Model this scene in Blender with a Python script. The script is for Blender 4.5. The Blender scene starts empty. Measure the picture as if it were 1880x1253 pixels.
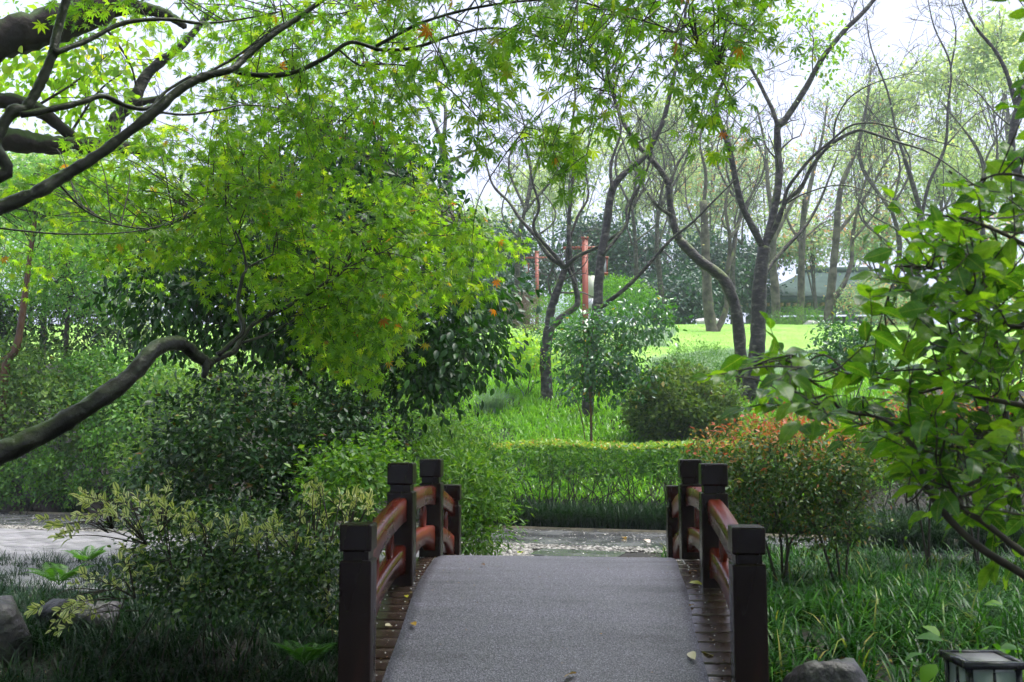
import bpy, bmesh, math, random
import numpy as np
from mathutils import Vector, Matrix, Euler

rad = math.radians
SC = bpy.context.scene
COL = SC.collection
RNG = np.random.default_rng(7)
random.seed(7)

# ------------------------------------------------------------------ camera
CAM_LOC = Vector((0.14, 0.0, 1.5))
FPX = 1828.0                        # focal length in photo pixels (1880 wide)
YAW, PITCH = rad(3.88), rad(5.44)
cam_d = bpy.data.cameras.new("camera")
cam_d.sensor_width = 36.0
cam_d.lens = 36.0 * FPX / 1880.0
cam_d.clip_start, cam_d.clip_end = 0.05, 2000
cam_d.dof.use_dof = True
cam_d.dof.focus_distance = 11.0
cam_d.dof.aperture_fstop = 5.0
cam = bpy.data.objects.new("camera", cam_d)
cam.location = CAM_LOC
cam.rotation_euler = Euler((math.pi / 2 + PITCH, 0, YAW), 'XYZ')
COL.objects.link(cam)
SC.camera = cam
CAM_R = np.array(cam.rotation_euler.to_matrix())
CAM_P = np.array(CAM_LOC)

# ------------------------------------------------------------------ sky, sun, exposure
SUN_EL, SUN_AZ = rad(70), rad(70)
world = bpy.data.worlds.new("World")
SC.world = world
world.use_nodes = True
wn, wl = world.node_tree.nodes, world.node_tree.links
wn.clear()
sky = wn.new("ShaderNodeTexSky"); sky.sky_type = 'NISHITA'; sky.sun_disc = False
sky.sun_elevation = SUN_EL; sky.sun_rotation = SUN_AZ
sky.air_density = 1.0; sky.dust_density = 4.0; sky.ozone_density = 1.0
hs = wn.new("ShaderNodeHueSaturation"); hs.inputs["Saturation"].default_value = 0.3
mx = wn.new("ShaderNodeMix"); mx.data_type = 'RGBA'; mx.inputs[0].default_value = 0.85
mx.inputs[7].default_value = (4.0, 4.35, 5.95, 1)          # even cloud cover over the clear sky
bg = wn.new("ShaderNodeBackground"); bg.inputs["Strength"].default_value = 0.12
wo = wn.new("ShaderNodeOutputWorld")
wl.new(sky.outputs[0], hs.inputs["Color"]); wl.new(hs.outputs[0], mx.inputs[6])
wl.new(mx.outputs[2], bg.inputs["Color"]); wl.new(bg.outputs[0], wo.inputs["Surface"])

sun_d = bpy.data.lights.new("sun", 'SUN'); sun_d.energy = 3.3; sun_d.angle = rad(40); sun_d.color = (1.0, 0.97, 0.92)
sun = bpy.data.objects.new("sun", sun_d)
S_DIR = Vector((math.sin(SUN_AZ) * math.cos(SUN_EL), math.cos(SUN_AZ) * math.cos(SUN_EL), math.sin(SUN_EL)))
sun.rotation_euler = S_DIR.to_track_quat('Z', 'Y').to_euler()
sun.location = (0, 0, 30)
COL.objects.link(sun)

SC.view_settings.view_transform = 'Standard'
SC.view_settings.look = 'None'
SC.view_settings.exposure = 1.12
SC.view_settings.gamma = 1.0
SC.render.engine = 'CYCLES'
cy = SC.cycles
cy.use_denoising = True
cy.max_bounces = 6; cy.diffuse_bounces = 4; cy.glossy_bounces = 2; cy.transmission_bounces = 4
cy.use_adaptive_sampling = True; cy.adaptive_threshold = 0.03; cy.adaptive_min_samples = 16
cy.volume_bounces = 1; cy.transparent_max_bounces = 6
cy.caustics_reflective = False; cy.caustics_refractive = False
cy.sample_clamp_indirect = 6.0
SC.render.film_transparent = False

# ------------------------------------------------------------------ helpers: space
def P(x, y, d):
    """photo pixel at depth d (metres along the view axis) -> world point"""
    c = np.array([(x - 940.0) / FPX * d, -(y - 626.5) / FPX * d, -d])
    return CAM_R @ c + CAM_P

def PL(seq, d0, d1=None):
    n = len(seq)
    d1 = d0 if d1 is None else d1
    out = []
    for i, q in enumerate(seq):
        d = q[2] if len(q) > 2 else d0 + (d1 - d0) * i / max(1, n - 1)
        out.append(P(q[0], q[1], d))
    return np.array(out)

CY, SY = math.cos(YAW), math.sin(YAW)
def st(x, y):                      # world -> (along the view, to its right), horizontal
    dx, dy = x - CAM_P[0], y - CAM_P[1]
    return dx * -SY + dy * CY, dx * CY + dy * SY
def ts(t, s):                      # and back
    return CAM_P[0] + t * CY - s * SY, CAM_P[1] + t * SY + s * CY
def s_edge(t):
    return 16.5 - 0.333 * np.clip(t, -40, 14)

_pu = np.array([-200, 0.0, 0.8, 1.6, 3.0, 5.0, 7.5, 10.0, 13.5, 18, 23.5, 27, 60, 300])
_pz = np.array([0, 0, 0.05, 0.2, 0.75, 1.40, 2.25, 3.0, 3.95, 5.0, 6.0, 6.15, 6.3, 6.5])
def gz(x, y):
    x = np.asarray(x, float); y = np.asarray(y, float)
    s, t = st(x, y)
    u = s - s_edge(t)
    k = np.clip((u - 5) / 12, 0, 1)
    z = np.interp(u + (s_edge(t) - 16.5) * k, _pu, _pz) - 0.02
    ditch = 0.5 * np.exp(-((y - 6.3) / 1.15) ** 2) * np.clip(1.2 - np.abs(x + 1.0) / 4.5, 0, 1)
    z = z - ditch
    wob = 0.03 * np.sin(x * 1.9 + 0.7 * y) * np.sin(y * 1.3 - x * 0.4)
    edge = np.clip((u - 0.6) / 2, 0, 1) + np.clip((11.0 - s) / 3, 0, 1) * np.clip((np.abs(x) - 1.1) / 0.6, 0, 1)
    return z + wob * np.clip(edge, 0, 1)

def nrm(a):
    a = np.asarray(a, float)
    return a / np.maximum(np.linalg.norm(a, axis=-1, keepdims=True), 1e-9)

# ------------------------------------------------------------------ helpers: objects
def tag(o, label=None, cat=None, group=None, kind=None):
    if label: o["label"] = label
    if cat: o["category"] = cat
    if group: o["group"] = group
    if kind: o["kind"] = kind
    return o

def empty(name, loc, label=None, cat=None, group=None, kind=None):
    o = bpy.data.objects.new(name, None)
    o.location = loc; o.empty_display_size = 0.1
    COL.objects.link(o)
    return tag(o, label, cat, group, kind)

def mesh_np(name, V, F, smooth=False):
    V = np.ascontiguousarray(V, np.float32); F = np.ascontiguousarray(F, np.int32)
    me = bpy.data.meshes.new(name)
    n, k = F.shape
    me.vertices.add(len(V)); me.vertices.foreach_set("co", V.ravel())
    me.loops.add(n * k); me.loops.foreach_set("vertex_index", F.ravel())
    me.polygons.add(n)
    me.polygons.foreach_set("loop_start", np.arange(0, n * k, k, dtype=np.int32))
    me.polygons.foreach_set("loop_total", np.full(n, k, np.int32))
    if smooth: me.polygons.foreach_set("use_smooth", np.ones(n, bool))
    me.update(calc_edges=True)
    return me

def link(name, me, mat, parent=None, loc=None):
    """link a mesh object; world coordinates in the mesh are moved to be relative to its parent"""
    o = bpy.data.objects.new(name, me)
    if mat is not None and len(me.materials) == 0: me.materials.append(mat)
    COL.objects.link(o)
    if parent is not None:
        o.parent = parent
        if loc is None:
            pl = Vector((0, 0, 0)); q = parent
            while q is not None:
                pl += q.location; q = q.parent
            o.location = -pl
    if loc is not None: o.location = loc
    return o

class MB:
    """collects quads / triangles of one mesh (triangles are stored as quads with a doubled corner split later)"""
    def __init__(self): self.v = []; self.q = []; self.t = []; self.n = 0
    def add(self, V, Q=None, T=None):
        V = np.asarray(V, float).reshape(-1, 3)
        if Q is not None and len(Q): self.q.append(np.asarray(Q, int).reshape(-1, 4) + self.n)
        if T is not None and len(T): self.t.append(np.asarray(T, int).reshape(-1, 3) + self.n)
        self.v.append(V); self.n += len(V)
    def tris(self):
        out = list(self.t)
        for q in self.q:
            out.append(q[:, [0, 1, 2]]); out.append(q[:, [0, 2, 3]])
        return np.concatenate(out)
    def box(self, c, s, R=None):
        c = np.asarray(c, float); h = np.asarray(s, float) / 2
        V = np.array([[x, y, z] for z in (-1, 1) for y in (-1, 1) for x in (-1, 1)], float) * h
        if R is not None: V = V @ np.asarray(R).T
        self.add(V + c, [[0, 2, 3, 1], [4, 5, 7, 6], [0, 1, 5, 4], [2, 6, 7, 3], [0, 4, 6, 2], [1, 3, 7, 5]])
        return self
    def tube(self, pts, r, sides=6, cap=True, lump=0.0, rng=None):
        V, Q, T = tube_arrays(pts, r, sides, cap, lump, rng)
        self.add(V, Q, T); return self
    def mesh(self, name, smooth=False):
        return mesh_np(name, np.concatenate(self.v), self.tris(), smooth)
    def build(self, name, mat, parent=None, smooth=False):
        return link(name, self.mesh(name, smooth), mat, parent)

def tube_arrays(pts, r, sides=6, cap=True, lump=0.0, rng=None):
    pts = np.asarray(pts, float); n = len(pts)
    r = np.broadcast_to(np.asarray(r, float), (n,))
    tan = nrm(np.gradient(pts, axis=0))
    ref = np.array([0, 0, 1.0]) if abs(tan[0][2]) < 0.9 else np.array([1.0, 0, 0])
    a = np.cross(tan[0], ref); a /= np.linalg.norm(a)
    A = np.empty((n, 3)); A[0] = a
    for i in range(1, n):
        b = A[i - 1] - tan[i] * np.dot(A[i - 1], tan[i])
        A[i] = b / max(np.linalg.norm(b), 1e-9)
    B = np.cross(tan, A)
    th = np.linspace(0, 2 * math.pi, sides, endpoint=False)
    rr = r[:, None] * np.ones((n, sides))
    if lump and rng is not None:
        rr = rr * (1 + lump * rng.normal(size=(n, sides)) * 0.5 + lump * rng.normal(size=(n, 1)) * 0.6)
    V = pts[:, None, :] + rr[:, :, None] * (np.cos(th)[None, :, None] * A[:, None, :] + np.sin(th)[None, :, None] * B[:, None, :])
    idx = np.arange(n * sides).reshape(n, sides)
    j = np.roll(idx, -1, axis=1)
    Q = np.stack([idx[:-1], j[:-1], j[1:], idx[1:]], -1).reshape(-1, 4)
    V = V.reshape(-1, 3); T = []
    if cap:
        V = np.vstack([V, pts[-1] + tan[-1] * r[-1] * 0.6, pts[0]])
        e = n * sides
        T = [[idx[-1, k], idx[-1, (k + 1) % sides], e] for k in range(sides)] + [[idx[0, (k + 1) % sides], idx[0, k], e + 1] for k in range(sides)]
    return V, Q, T

def smooth_path(pts, sub=5):
    """Catmull-Rom through the points"""
    pts = np.asarray(pts, float)
    if len(pts) < 3: 
        return np.linspace(pts[0], pts[-1], sub + 1)
    p = np.vstack([2 * pts[0] - pts[1], pts, 2 * pts[-1] - pts[-2]])
    out = []
    for i in range(1, len(p) - 2):
        t = np.linspace(0, 1, sub, endpoint=False)[:, None]
        out.append(0.5 * (2 * p[i] + (p[i + 1] - p[i - 1]) * t + (2 * p[i - 1] - 5 * p[i] + 4 * p[i + 1] - p[i + 2]) * t ** 2
                          + (3 * p[i] - p[i - 1] - 3 * p[i + 1] + p[i + 2]) * t ** 3))
    out.append(pts[-1:]); return np.vstack(out)

def bevel_box(name, sx, sy, sz, bev=0.006, seg=1):
    bm = bmesh.new(); bmesh.ops.create_cube(bm, size=1.0)
    bmesh.ops.scale(bm, vec=(sx, sy, sz), verts=bm.verts)
    if bev: bmesh.ops.bevel(bm, geom=list(bm.edges), offset=bev, segments=seg, affect='EDGES', profile=0.6)
    me = bpy.data.meshes.new(name); bm.to_mesh(me); bm.free(); return me

# ------------------------------------------------------------------ helpers: materials
def nodes_of(name):
    m = bpy.data.materials.new(name); m.use_nodes = True
    nt = m.node_tree; nt.nodes.clear()
    out = nt.nodes.new("ShaderNodeOutputMaterial")
    return m, nt.nodes, nt.links, out

def ramp(N, stops):
    r = N.new("ShaderNodeValToRGB"); cr = r.color_ramp
    while len(cr.elements) < len(stops): cr.elements.new(0.5)
    for e, (p, c) in zip(cr.elements, stops):
        e.position = p; e.color = (c[0], c[1], c[2], 1)
    return r

def leaf_mat(name, stops, trans=0.4, rough=0.4, spec=0.5, tcol=None, vein=0.0, margin=None, cool=0.80):
    """leaf: colour differs leaf by leaf; light shines through it; optional veins or a pale margin drawn along the leaf itself"""
    m, N, L, out = nodes_of(name)
    geo = N.new("ShaderNodeNewGeometry"); oi = N.new("ShaderNodeObjectInfo")
    ad = N.new("ShaderNodeMath"); ad.operation = 'ADD'
    fr = N.new("ShaderNodeMath"); fr.operation = 'FRACT'
    L.new(geo.outputs["Random Per Island"], ad.inputs[0]); L.new(oi.outputs["Random"], ad.inputs[1]); L.new(ad.outputs[0], fr.inputs[0])
    st_ = [(p, (c[0] * cool, c[1] * 0.98, c[2] * 1.2) if c[1] > c[0] * 1.12 else c) for p, c in stops]
    r = ramp(N, st_); L.new(fr.outputs[0], r.inputs[0])
    col = r.outputs[0]
    def math_(op, a, b):
        q = N.new("ShaderNodeMath"); q.operation = op
        for k, v in enumerate((a, b)):
            if v is None: continue
            if isinstance(v, (int, float)): q.inputs[k].default_value = v
            else: L.new(v, q.inputs[k])
        return q.outputs[0]
    p = N.new("ShaderNodeBsdfPrincipled")
    if vein or margin:
        at_ = N.new("ShaderNodeAttribute"); at_.attribute_name = "lv"; sx = N.new("ShaderNodeSeparateXYZ"); L.new(at_.outputs["Vector"], sx.inputs[0])
        ay = math_('ABSOLUTE', sx.outputs[1], None)
    if vein:
        rib = math_('LESS_THAN', ay, 0.014)
        wv = math_('SINE', math_('MULTIPLY', math_('SUBTRACT', sx.outputs[0], math_('MULTIPLY', ay, 0.75)), 62.0), None)
        lat = math_('MULTIPLY', math_('GREATER_THAN', wv, 0.86), 0.45)
        f = math_('MAXIMUM', rib, lat)
        mm = N.new("ShaderNodeMix"); mm.data_type = 'RGBA'; mm.blend_type = 'MIX'; L.new(math_('MULTIPLY', f, vein), mm.inputs[0])
        L.new(col, mm.inputs[6]); mm.inputs[7].default_value = (0.34, 0.42, 0.10, 1)
        nz = N.new("ShaderNodeTexNoise"); nz.inputs["Scale"].default_value = 5.0; nz.inputs["Detail"].default_value = 3
        vm = N.new("ShaderNodeVectorMath"); vm.operation = 'ADD'; L.new(at_.outputs["Vector"], vm.inputs[0]); L.new(fr.outputs[0], vm.inputs[1]); L.new(vm.outputs[0], nz.inputs["Vector"])
        bl_ = ramp(N, [(0.25, (0.62, 0.62, 0.55)), (0.5, (1, 1, 1)), (0.75, (1.2, 1.12, 0.9))]); L.new(nz.outputs[0], bl_.inputs[0])
        m2 = N.new("ShaderNodeMix"); m2.data_type = 'RGBA'; m2.blend_type = 'MULTIPLY'; m2.inputs[0].default_value = 1; L.new(mm.outputs[2], m2.inputs[6]); L.new(bl_.outputs[0], m2.inputs[7])
        col = m2.outputs[2]
        bp = N.new("ShaderNodeBump"); bp.inputs["Strength"].default_value = 0.5; bp.inputs["Distance"].default_value = 0.004; bp.invert = True
        L.new(f, bp.inputs["Height"]); L.new(bp.outputs[0], p.inputs["Normal"])
    if margin:
        mr = N.new("ShaderNodeMapRange"); mr.inputs[1].default_value = 0.02; mr.inputs[2].default_value = 0.08; L.new(ay, mr.inputs[0])
        mm = N.new("ShaderNodeMix"); mm.data_type = 'RGBA'; L.new(mr.outputs[0], mm.inputs[0]); mm.inputs[6].default_value = (*margin, 1); L.new(col, mm.inputs[7]); col = mm.outputs[2]
    p.inputs["Roughness"].default_value = rough; p.inputs["Specular IOR Level"].default_value = spec
    L.new(col, p.inputs["Base Color"])
    tr = N.new("ShaderNodeBsdfTranslucent")
    mul = N.new("ShaderNodeMix"); mul.data_type = 'RGBA'; mul.blend_type = 'MULTIPLY'; mul.inputs[0].default_value = 1
    L.new(col, mul.inputs[6]); mul.inputs[7].default_value = (*(tcol or (1.9, 1.9, 0.7)), 1)
    L.new(mul.outputs[2], tr.inputs["Color"])
    mxs = N.new("ShaderNodeMixShader"); mxs.inputs[0].default_value = trans
    L.new(p.outputs[0], mxs.inputs[1]); L.new(tr.outputs[0], mxs.inputs[2]); L.new(mxs.outputs[0], out.inputs[0])
    return m

def leaf_attr(me, tv, n):
    a = me.attributes.new("lv", 'FLOAT_VECTOR', 'POINT')
    a.data.foreach_set("vector", np.ascontiguousarray(np.tile(np.asarray(tv, np.float32), (n, 1))).ravel())

def noise_mat(name, stops, scale=6, detail=5, rough=0.7, bump=0.3, bscale=None, spec=0.4, stretch=(1, 1, 1), dist=0.02, coords="Object", moss=None, rough_var=None):
    m, N, L, out = nodes_of(name)
    tc = N.new("ShaderNodeTexCoord"); mp = N.new("ShaderNodeMapping"); mp.inputs["Scale"].default_value = stretch
    L.new(tc.outputs[coords], mp.inputs[0])
    n1 = N.new("ShaderNodeTexNoise"); n1.inputs["Scale"].default_value = scale; n1.inputs["Detail"].default_value = detail
    L.new(mp.outputs[0], n1.inputs["Vector"])
    r = ramp(N, stops); L.new(n1.outputs[0], r.inputs[0])
    p = N.new("ShaderNodeBsdfPrincipled"); p.inputs["Roughness"].default_value = rough; p.inputs["Specular IOR Level"].default_value = spec
    col = r.outputs[0]
    if moss:
        geo = N.new("ShaderNodeNewGeometry"); sx = N.new("ShaderNodeSeparateXYZ"); L.new(geo.outputs["Normal"], sx.inputs[0])
        n3 = N.new("ShaderNodeTexNoise"); n3.inputs["Scale"].default_value = scale * 0.6; n3.inputs["Detail"].default_value = 4
        L.new(tc.outputs[coords], n3.inputs["Vector"])
        a = N.new("ShaderNodeMath"); a.operation = 'MULTIPLY_ADD'; L.new(sx.outputs[2], a.inputs[0]); a.inputs[1].default_value = 0.35; L.new(n3.outputs[0], a.inputs[2])
        mr = ramp(N, [(moss[1], (0, 0, 0)), (moss[1] + 0.14, (1, 1, 1))]); L.new(a.outputs[0], mr.inputs[0])
        mm = N.new("ShaderNodeMix"); mm.data_type = 'RGBA'; L.new(mr.outputs[0], mm.inputs[0]); L.new(col, mm.inputs[6]); mm.inputs[7].default_value = (*moss[0], 1)
        col = mm.outputs[2]
    L.new(col, p.inputs["Base Color"])
    n2 = N.new("ShaderNodeTexNoise"); n2.inputs["Scale"].default_value = bscale or scale * 3; n2.inputs["Detail"].default_value = 6
    L.new(mp.outputs[0], n2.inputs["Vector"])
    if rough_var:
        rr = N.new("ShaderNodeMapRange"); rr.inputs[1].default_value = 0.35; rr.inputs[2].default_value = 0.65
        rr.inputs[3].default_value = rough_var[0]; rr.inputs[4].default_value = rough_var[1]
        L.new(n1.outputs[0], rr.inputs[0]); L.new(rr.outputs[0], p.inputs["Roughness"])
    b = N.new("ShaderNodeBump"); b.inputs["Strength"].default_value = bump; b.inputs["Distance"].default_value = dist
    L.new(n2.outputs[0], b.inputs["Height"]); L.new(b.outputs[0], p.inputs["Normal"])
    L.new(p.outputs[0], out.inputs[0])
    return m

M = {}
G = lambda *a: a
M['maple'] = leaf_mat("maple_leaf", [(0.0, (0.065, 0.17, 0.014)), (0.4, (0.125, 0.28, 0.020)), (0.75, (0.19, 0.36, 0.024)), (0.985, (0.30, 0.42, 0.028)), (1.0, (0.34, 0.11, 0.02))], trans=0.58, rough=0.34, spec=0.55, tcol=(2.2, 2.0, 0.7), cool=0.95)
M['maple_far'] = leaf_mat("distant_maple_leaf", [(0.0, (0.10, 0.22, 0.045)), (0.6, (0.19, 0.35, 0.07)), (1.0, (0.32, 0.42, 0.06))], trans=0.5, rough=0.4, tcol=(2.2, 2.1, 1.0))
M['yellow_leaf'] = leaf_mat("yellowing_leaf", [(0.0, (0.16, 0.30, 0.02)), (0.6, (0.27, 0.42, 0.03)), (0.985, (0.40, 0.46, 0.04)), (1.0, (0.45, 0.22, 0.1))], trans=0.68, tcol=(2.0, 1.8, 0.7))
M['evergreen'] = leaf_mat("dark_evergreen_leaf", [(0.0, (0.012, 0.036, 0.007)), (0.7, (0.026, 0.072, 0.010)), (1.0, (0.06, 0.14, 0.015))], trans=0.25, rough=0.32, spec=0.28, tcol=(2.0, 2.4, 0.8))
M['dark_bush'] = leaf_mat("dark_bush_leaf", [(0.0, (0.012, 0.033, 0.008)), (0.7, (0.026, 0.064, 0.012)), (0.97, (0.06, 0.115, 0.016)), (1.0, (0.16, 0.06, 0.02))], trans=0.2, rough=0.33, spec=0.3, tcol=(2.0, 2.2, 0.8))
M['bright_bush'] = leaf_mat("bright_bush_leaf", [(0.0, (0.055, 0.15, 0.012)), (0.6, (0.12, 0.26, 0.02)), (1.0, (0.21, 0.34, 0.03))], trans=0.42, rough=0.42, spec=0.3, tcol=(2.0, 2.0, 0.7))
M['spring_bush'] = leaf_mat("spring_green_leaf", [(0.0, (0.03, 0.09, 0.010)), (0.6, (0.075, 0.17, 0.014)), (1.0, (0.15, 0.25, 0.02))], trans=0.4, rough=0.42, spec=0.3, tcol=(1.9, 1.9, 0.6), cool=0.88)
M['mid_bush'] = leaf_mat("mid_green_leaf", [(0.0, (0.04, 0.11, 0.018)), (0.6, (0.10, 0.21, 0.03)), (1.0, (0.19, 0.29, 0.045))], trans=0.38, rough=0.42, spec=0.3, tcol=(2.0, 2.0, 0.8))
M['olive_bush'] = leaf_mat("olive_leaf", [(0.0, (0.055, 0.11, 0.022)), (0.6, (0.13, 0.21, 0.035)), (0.985, (0.23, 0.29, 0.05)), (1.0, (0.25, 0.1, 0.03))], trans=0.38, rough=0.45, spec=0.3, tcol=(1.9, 1.9, 0.8))
M['olive_dark'] = leaf_mat("dark_olive_leaf", [(0.0, (0.045, 0.09, 0.02)), (0.6, (0.11, 0.185, 0.035)), (0.98, (0.21, 0.28, 0.05)), (1.0, (0.2, 0.09, 0.03))], trans=0.35, rough=0.4, spec=0.3, cool=0.95)
M['camellia'] = leaf_mat("camellia_leaf", [(0.0, (0.03, 0.09, 0.02)), (0.7, (0.07, 0.17, 0.03)), (0.98, (0.12, 0.23, 0.03)), (1.0, (0.5, 0.3, 0.03))], trans=0.3, rough=0.17, spec=1.0, tcol=(2.0, 2.2, 0.8))
M['hedge'] = leaf_mat("hedge_leaf", [(0.0, (0.045, 0.12, 0.018)), (0.6, (0.10, 0.21, 0.025)), (1.0, (0.21, 0.32, 0.03))], trans=0.4, rough=0.36, spec=0.4, tcol=(2.0, 2.0, 0.7))
M['hedge_tip'] = leaf_mat("hedge_tip_leaf", [(0.0, (0.16, 0.28, 0.03)), (0.7, (0.30, 0.42, 0.05)), (0.92, (0.42, 0.40, 0.06)), (1.0, (0.45, 0.17, 0.06))], trans=0.4, rough=0.4, tcol=(1.7, 1.6, 0.7))
M['vari'] = leaf_mat("variegated_leaf", [(0.0, (0.50, 0.56, 0.14)), (0.5, (0.68, 0.70, 0.24)), (1.0, (0.80, 0.80, 0.42))], trans=0.35, rough=0.35, tcol=(1.2, 1.2, 0.8), margin=(0.10, 0.20, 0.03))
M['vari_green'] = leaf_mat("variegated_green_leaf", [(0.0, (0.02, 0.05, 0.015)), (0.6, (0.045, 0.10, 0.022)), (0.85, (0.11, 0.17, 0.03)), (1.0, (0.3, 0.36, 0.08))], trans=0.3, rough=0.3, spec=0.6)
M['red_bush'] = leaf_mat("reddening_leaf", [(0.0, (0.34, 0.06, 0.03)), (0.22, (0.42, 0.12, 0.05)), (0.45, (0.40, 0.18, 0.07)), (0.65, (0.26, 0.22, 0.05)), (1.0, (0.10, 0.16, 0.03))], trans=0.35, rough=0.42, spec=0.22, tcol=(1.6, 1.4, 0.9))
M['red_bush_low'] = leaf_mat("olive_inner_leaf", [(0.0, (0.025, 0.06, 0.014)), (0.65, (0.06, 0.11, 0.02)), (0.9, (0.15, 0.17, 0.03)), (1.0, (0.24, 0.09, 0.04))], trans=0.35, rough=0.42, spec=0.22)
M['broad'] = leaf_mat("broad_leaf", [(0.0, (0.03, 0.10, 0.012)), (0.5, (0.08, 0.22, 0.018)), (1.0, (0.20, 0.36, 0.02))], trans=0.5, rough=0.25, spec=0.7, tcol=(2.2, 2.1, 0.6), vein=0.5, cool=0.92)
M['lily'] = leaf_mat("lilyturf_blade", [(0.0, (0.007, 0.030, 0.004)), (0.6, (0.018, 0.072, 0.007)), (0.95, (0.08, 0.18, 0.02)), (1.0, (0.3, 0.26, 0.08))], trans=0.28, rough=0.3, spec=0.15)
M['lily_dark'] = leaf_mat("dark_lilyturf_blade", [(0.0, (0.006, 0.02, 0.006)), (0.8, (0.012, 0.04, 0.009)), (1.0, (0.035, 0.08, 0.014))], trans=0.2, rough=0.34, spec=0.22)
M['tall_grass'] = leaf_mat("tall_grass_blade", [(0.0, (0.13, 0.28, 0.025)), (0.6, (0.23, 0.43, 0.035)), (1.0, (0.36, 0.52, 0.06))], trans=0.4, rough=0.25, spec=0.8, tcol=(1.7, 1.7, 0.7))
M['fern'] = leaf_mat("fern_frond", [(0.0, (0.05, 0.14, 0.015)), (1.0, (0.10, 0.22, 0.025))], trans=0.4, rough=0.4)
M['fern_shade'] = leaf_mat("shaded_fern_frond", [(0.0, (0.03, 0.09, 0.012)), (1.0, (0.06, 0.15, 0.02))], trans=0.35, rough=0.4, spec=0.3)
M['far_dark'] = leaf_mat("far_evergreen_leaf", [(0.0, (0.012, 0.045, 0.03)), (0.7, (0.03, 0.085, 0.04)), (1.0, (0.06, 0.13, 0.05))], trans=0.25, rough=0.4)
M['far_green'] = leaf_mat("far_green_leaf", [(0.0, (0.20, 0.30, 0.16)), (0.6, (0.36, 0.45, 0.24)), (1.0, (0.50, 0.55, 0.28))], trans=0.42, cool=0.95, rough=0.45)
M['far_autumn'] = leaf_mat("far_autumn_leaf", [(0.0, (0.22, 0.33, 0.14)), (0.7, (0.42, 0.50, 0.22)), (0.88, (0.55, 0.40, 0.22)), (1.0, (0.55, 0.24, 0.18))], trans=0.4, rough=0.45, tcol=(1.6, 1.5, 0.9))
M['purple_bush'] = leaf_mat("purple_brown_leaf", [(0.0, (0.07, 0.05, 0.04)), (0.6, (0.14, 0.09, 0.07)), (1.0, (0.22, 0.15, 0.12))], trans=0.25, rough=0.4, tcol=(1.3, 1.2, 1.0))
M['fallen'] = leaf_mat("fallen_leaf", [(0.0, (0.30, 0.12, 0.02)), (0.4, (0.42, 0.22, 0.03)), (0.7, (0.5, 0.36, 0.04)), (1.0, (0.22, 0.08, 0.03))], trans=0.2, rough=0.4, tcol=(1.2, 1.1, 0.8))
M['fallen_yellow'] = leaf_mat("fallen_yellow_leaf", [(0.0, (0.5, 0.42, 0.03)), (1.0, (0.45, 0.45, 0.05))], trans=0.2, rough=0.3, tcol=(1.2, 1.1, 0.8))
M['fallen_pale'] = leaf_mat("fallen_pale_leaf", [(0.0, (0.6, 0.5, 0.42)), (1.0, (0.6, 0.55, 0.3))], trans=0.2, rough=0.3, tcol=(1.2, 1.1, 0.8))
M['petal'] = leaf_mat("pale_petal", [(0.0, (0.6, 0.58, 0.5)), (1.0, (0.75, 0.73, 0.65))], trans=0.1, rough=0.6, tcol=(1, 1, 1))
M['litter'] = leaf_mat("litter_leaf", [(0.0, (0.05, 0.03, 0.015)), (0.5, (0.14, 0.07, 0.025)), (0.85, (0.3, 0.16, 0.03)), (1.0, (0.4, 0.3, 0.05))], trans=0.15, rough=0.4, tcol=(1.2, 1.1, 0.8))

M['maple_bark'] = noise_mat("maple_bark", [(0.3, (0.010, 0.009, 0.008)), (0.58, (0.026, 0.024, 0.020)), (0.78, (0.085, 0.085, 0.065))], scale=7, rough=0.42, bump=0.9, bscale=26, dist=0.012, moss=((0.05, 0.075, 0.02), 0.68))
M['mossy_bark'] = noise_mat("mossy_bark", [(0.3, (0.010, 0.007, 0.005)), (0.7, (0.028, 0.019, 0.012))], scale=5, rough=0.8, bump=0.6, dist=0.03, moss=((0.035, 0.065, 0.010), 0.55))
M['cherry_bark'] = noise_mat("cherry_bark", [(0.34, (0.012, 0.010, 0.009)), (0.54, (0.036, 0.031, 0.025)), (0.74, (0.15, 0.14, 0.11))], scale=6, rough=0.55, bump=0.9, bscale=14, dist=0.03, stretch=(1, 1, 1.7), moss=((0.10, 0.13, 0.035), 0.62))
M['pale_bark'] = noise_mat("pale_bark", [(0.35, (0.035, 0.03, 0.024)), (0.65, (0.14, 0.12, 0.095))], scale=4, rough=0.7, bump=0.9, moss=((0.16, 0.19, 0.06), 0.62))
M['red_bark'] = noise_mat("reddish_bark", [(0.3, (0.06, 0.03, 0.015)), (0.7, (0.17, 0.08, 0.035))], scale=8, rough=0.6, bump=0.4, stretch=(1, 1, 0.4), moss=((0.08, 0.11, 0.02), 0.7))
M['stem'] = noise_mat("shrub_stem", [(0.3, (0.02, 0.015, 0.011)), (0.7, (0.055, 0.042, 0.03))], scale=20, rough=0.6, bump=0.3)
M['twig'] = noise_mat("grey_twig", [(0.3, (0.05, 0.045, 0.04)), (0.7, (0.11, 0.10, 0.085))], scale=8, rough=0.7, bump=0.1)
M['soil'] = noise_mat("damp_soil", [(0.3, (0.006, 0.005, 0.0035)), (0.55, (0.016, 0.013, 0.008)), (0.75, (0.02, 0.028, 0.010))], scale=1.6, detail=10, rough=0.8, bump=0.8, bscale=14, dist=0.06)
M['lawn'] = noise_mat("mown_lawn", [(0.25, (0.18, 0.38, 0.05)), (0.5, (0.24, 0.46, 0.07)), (0.8, (0.33, 0.50, 0.11))], scale=0.9, detail=10, rough=0.7, bump=0.7, bscale=35, dist=0.04, spec=0.25)
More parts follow.
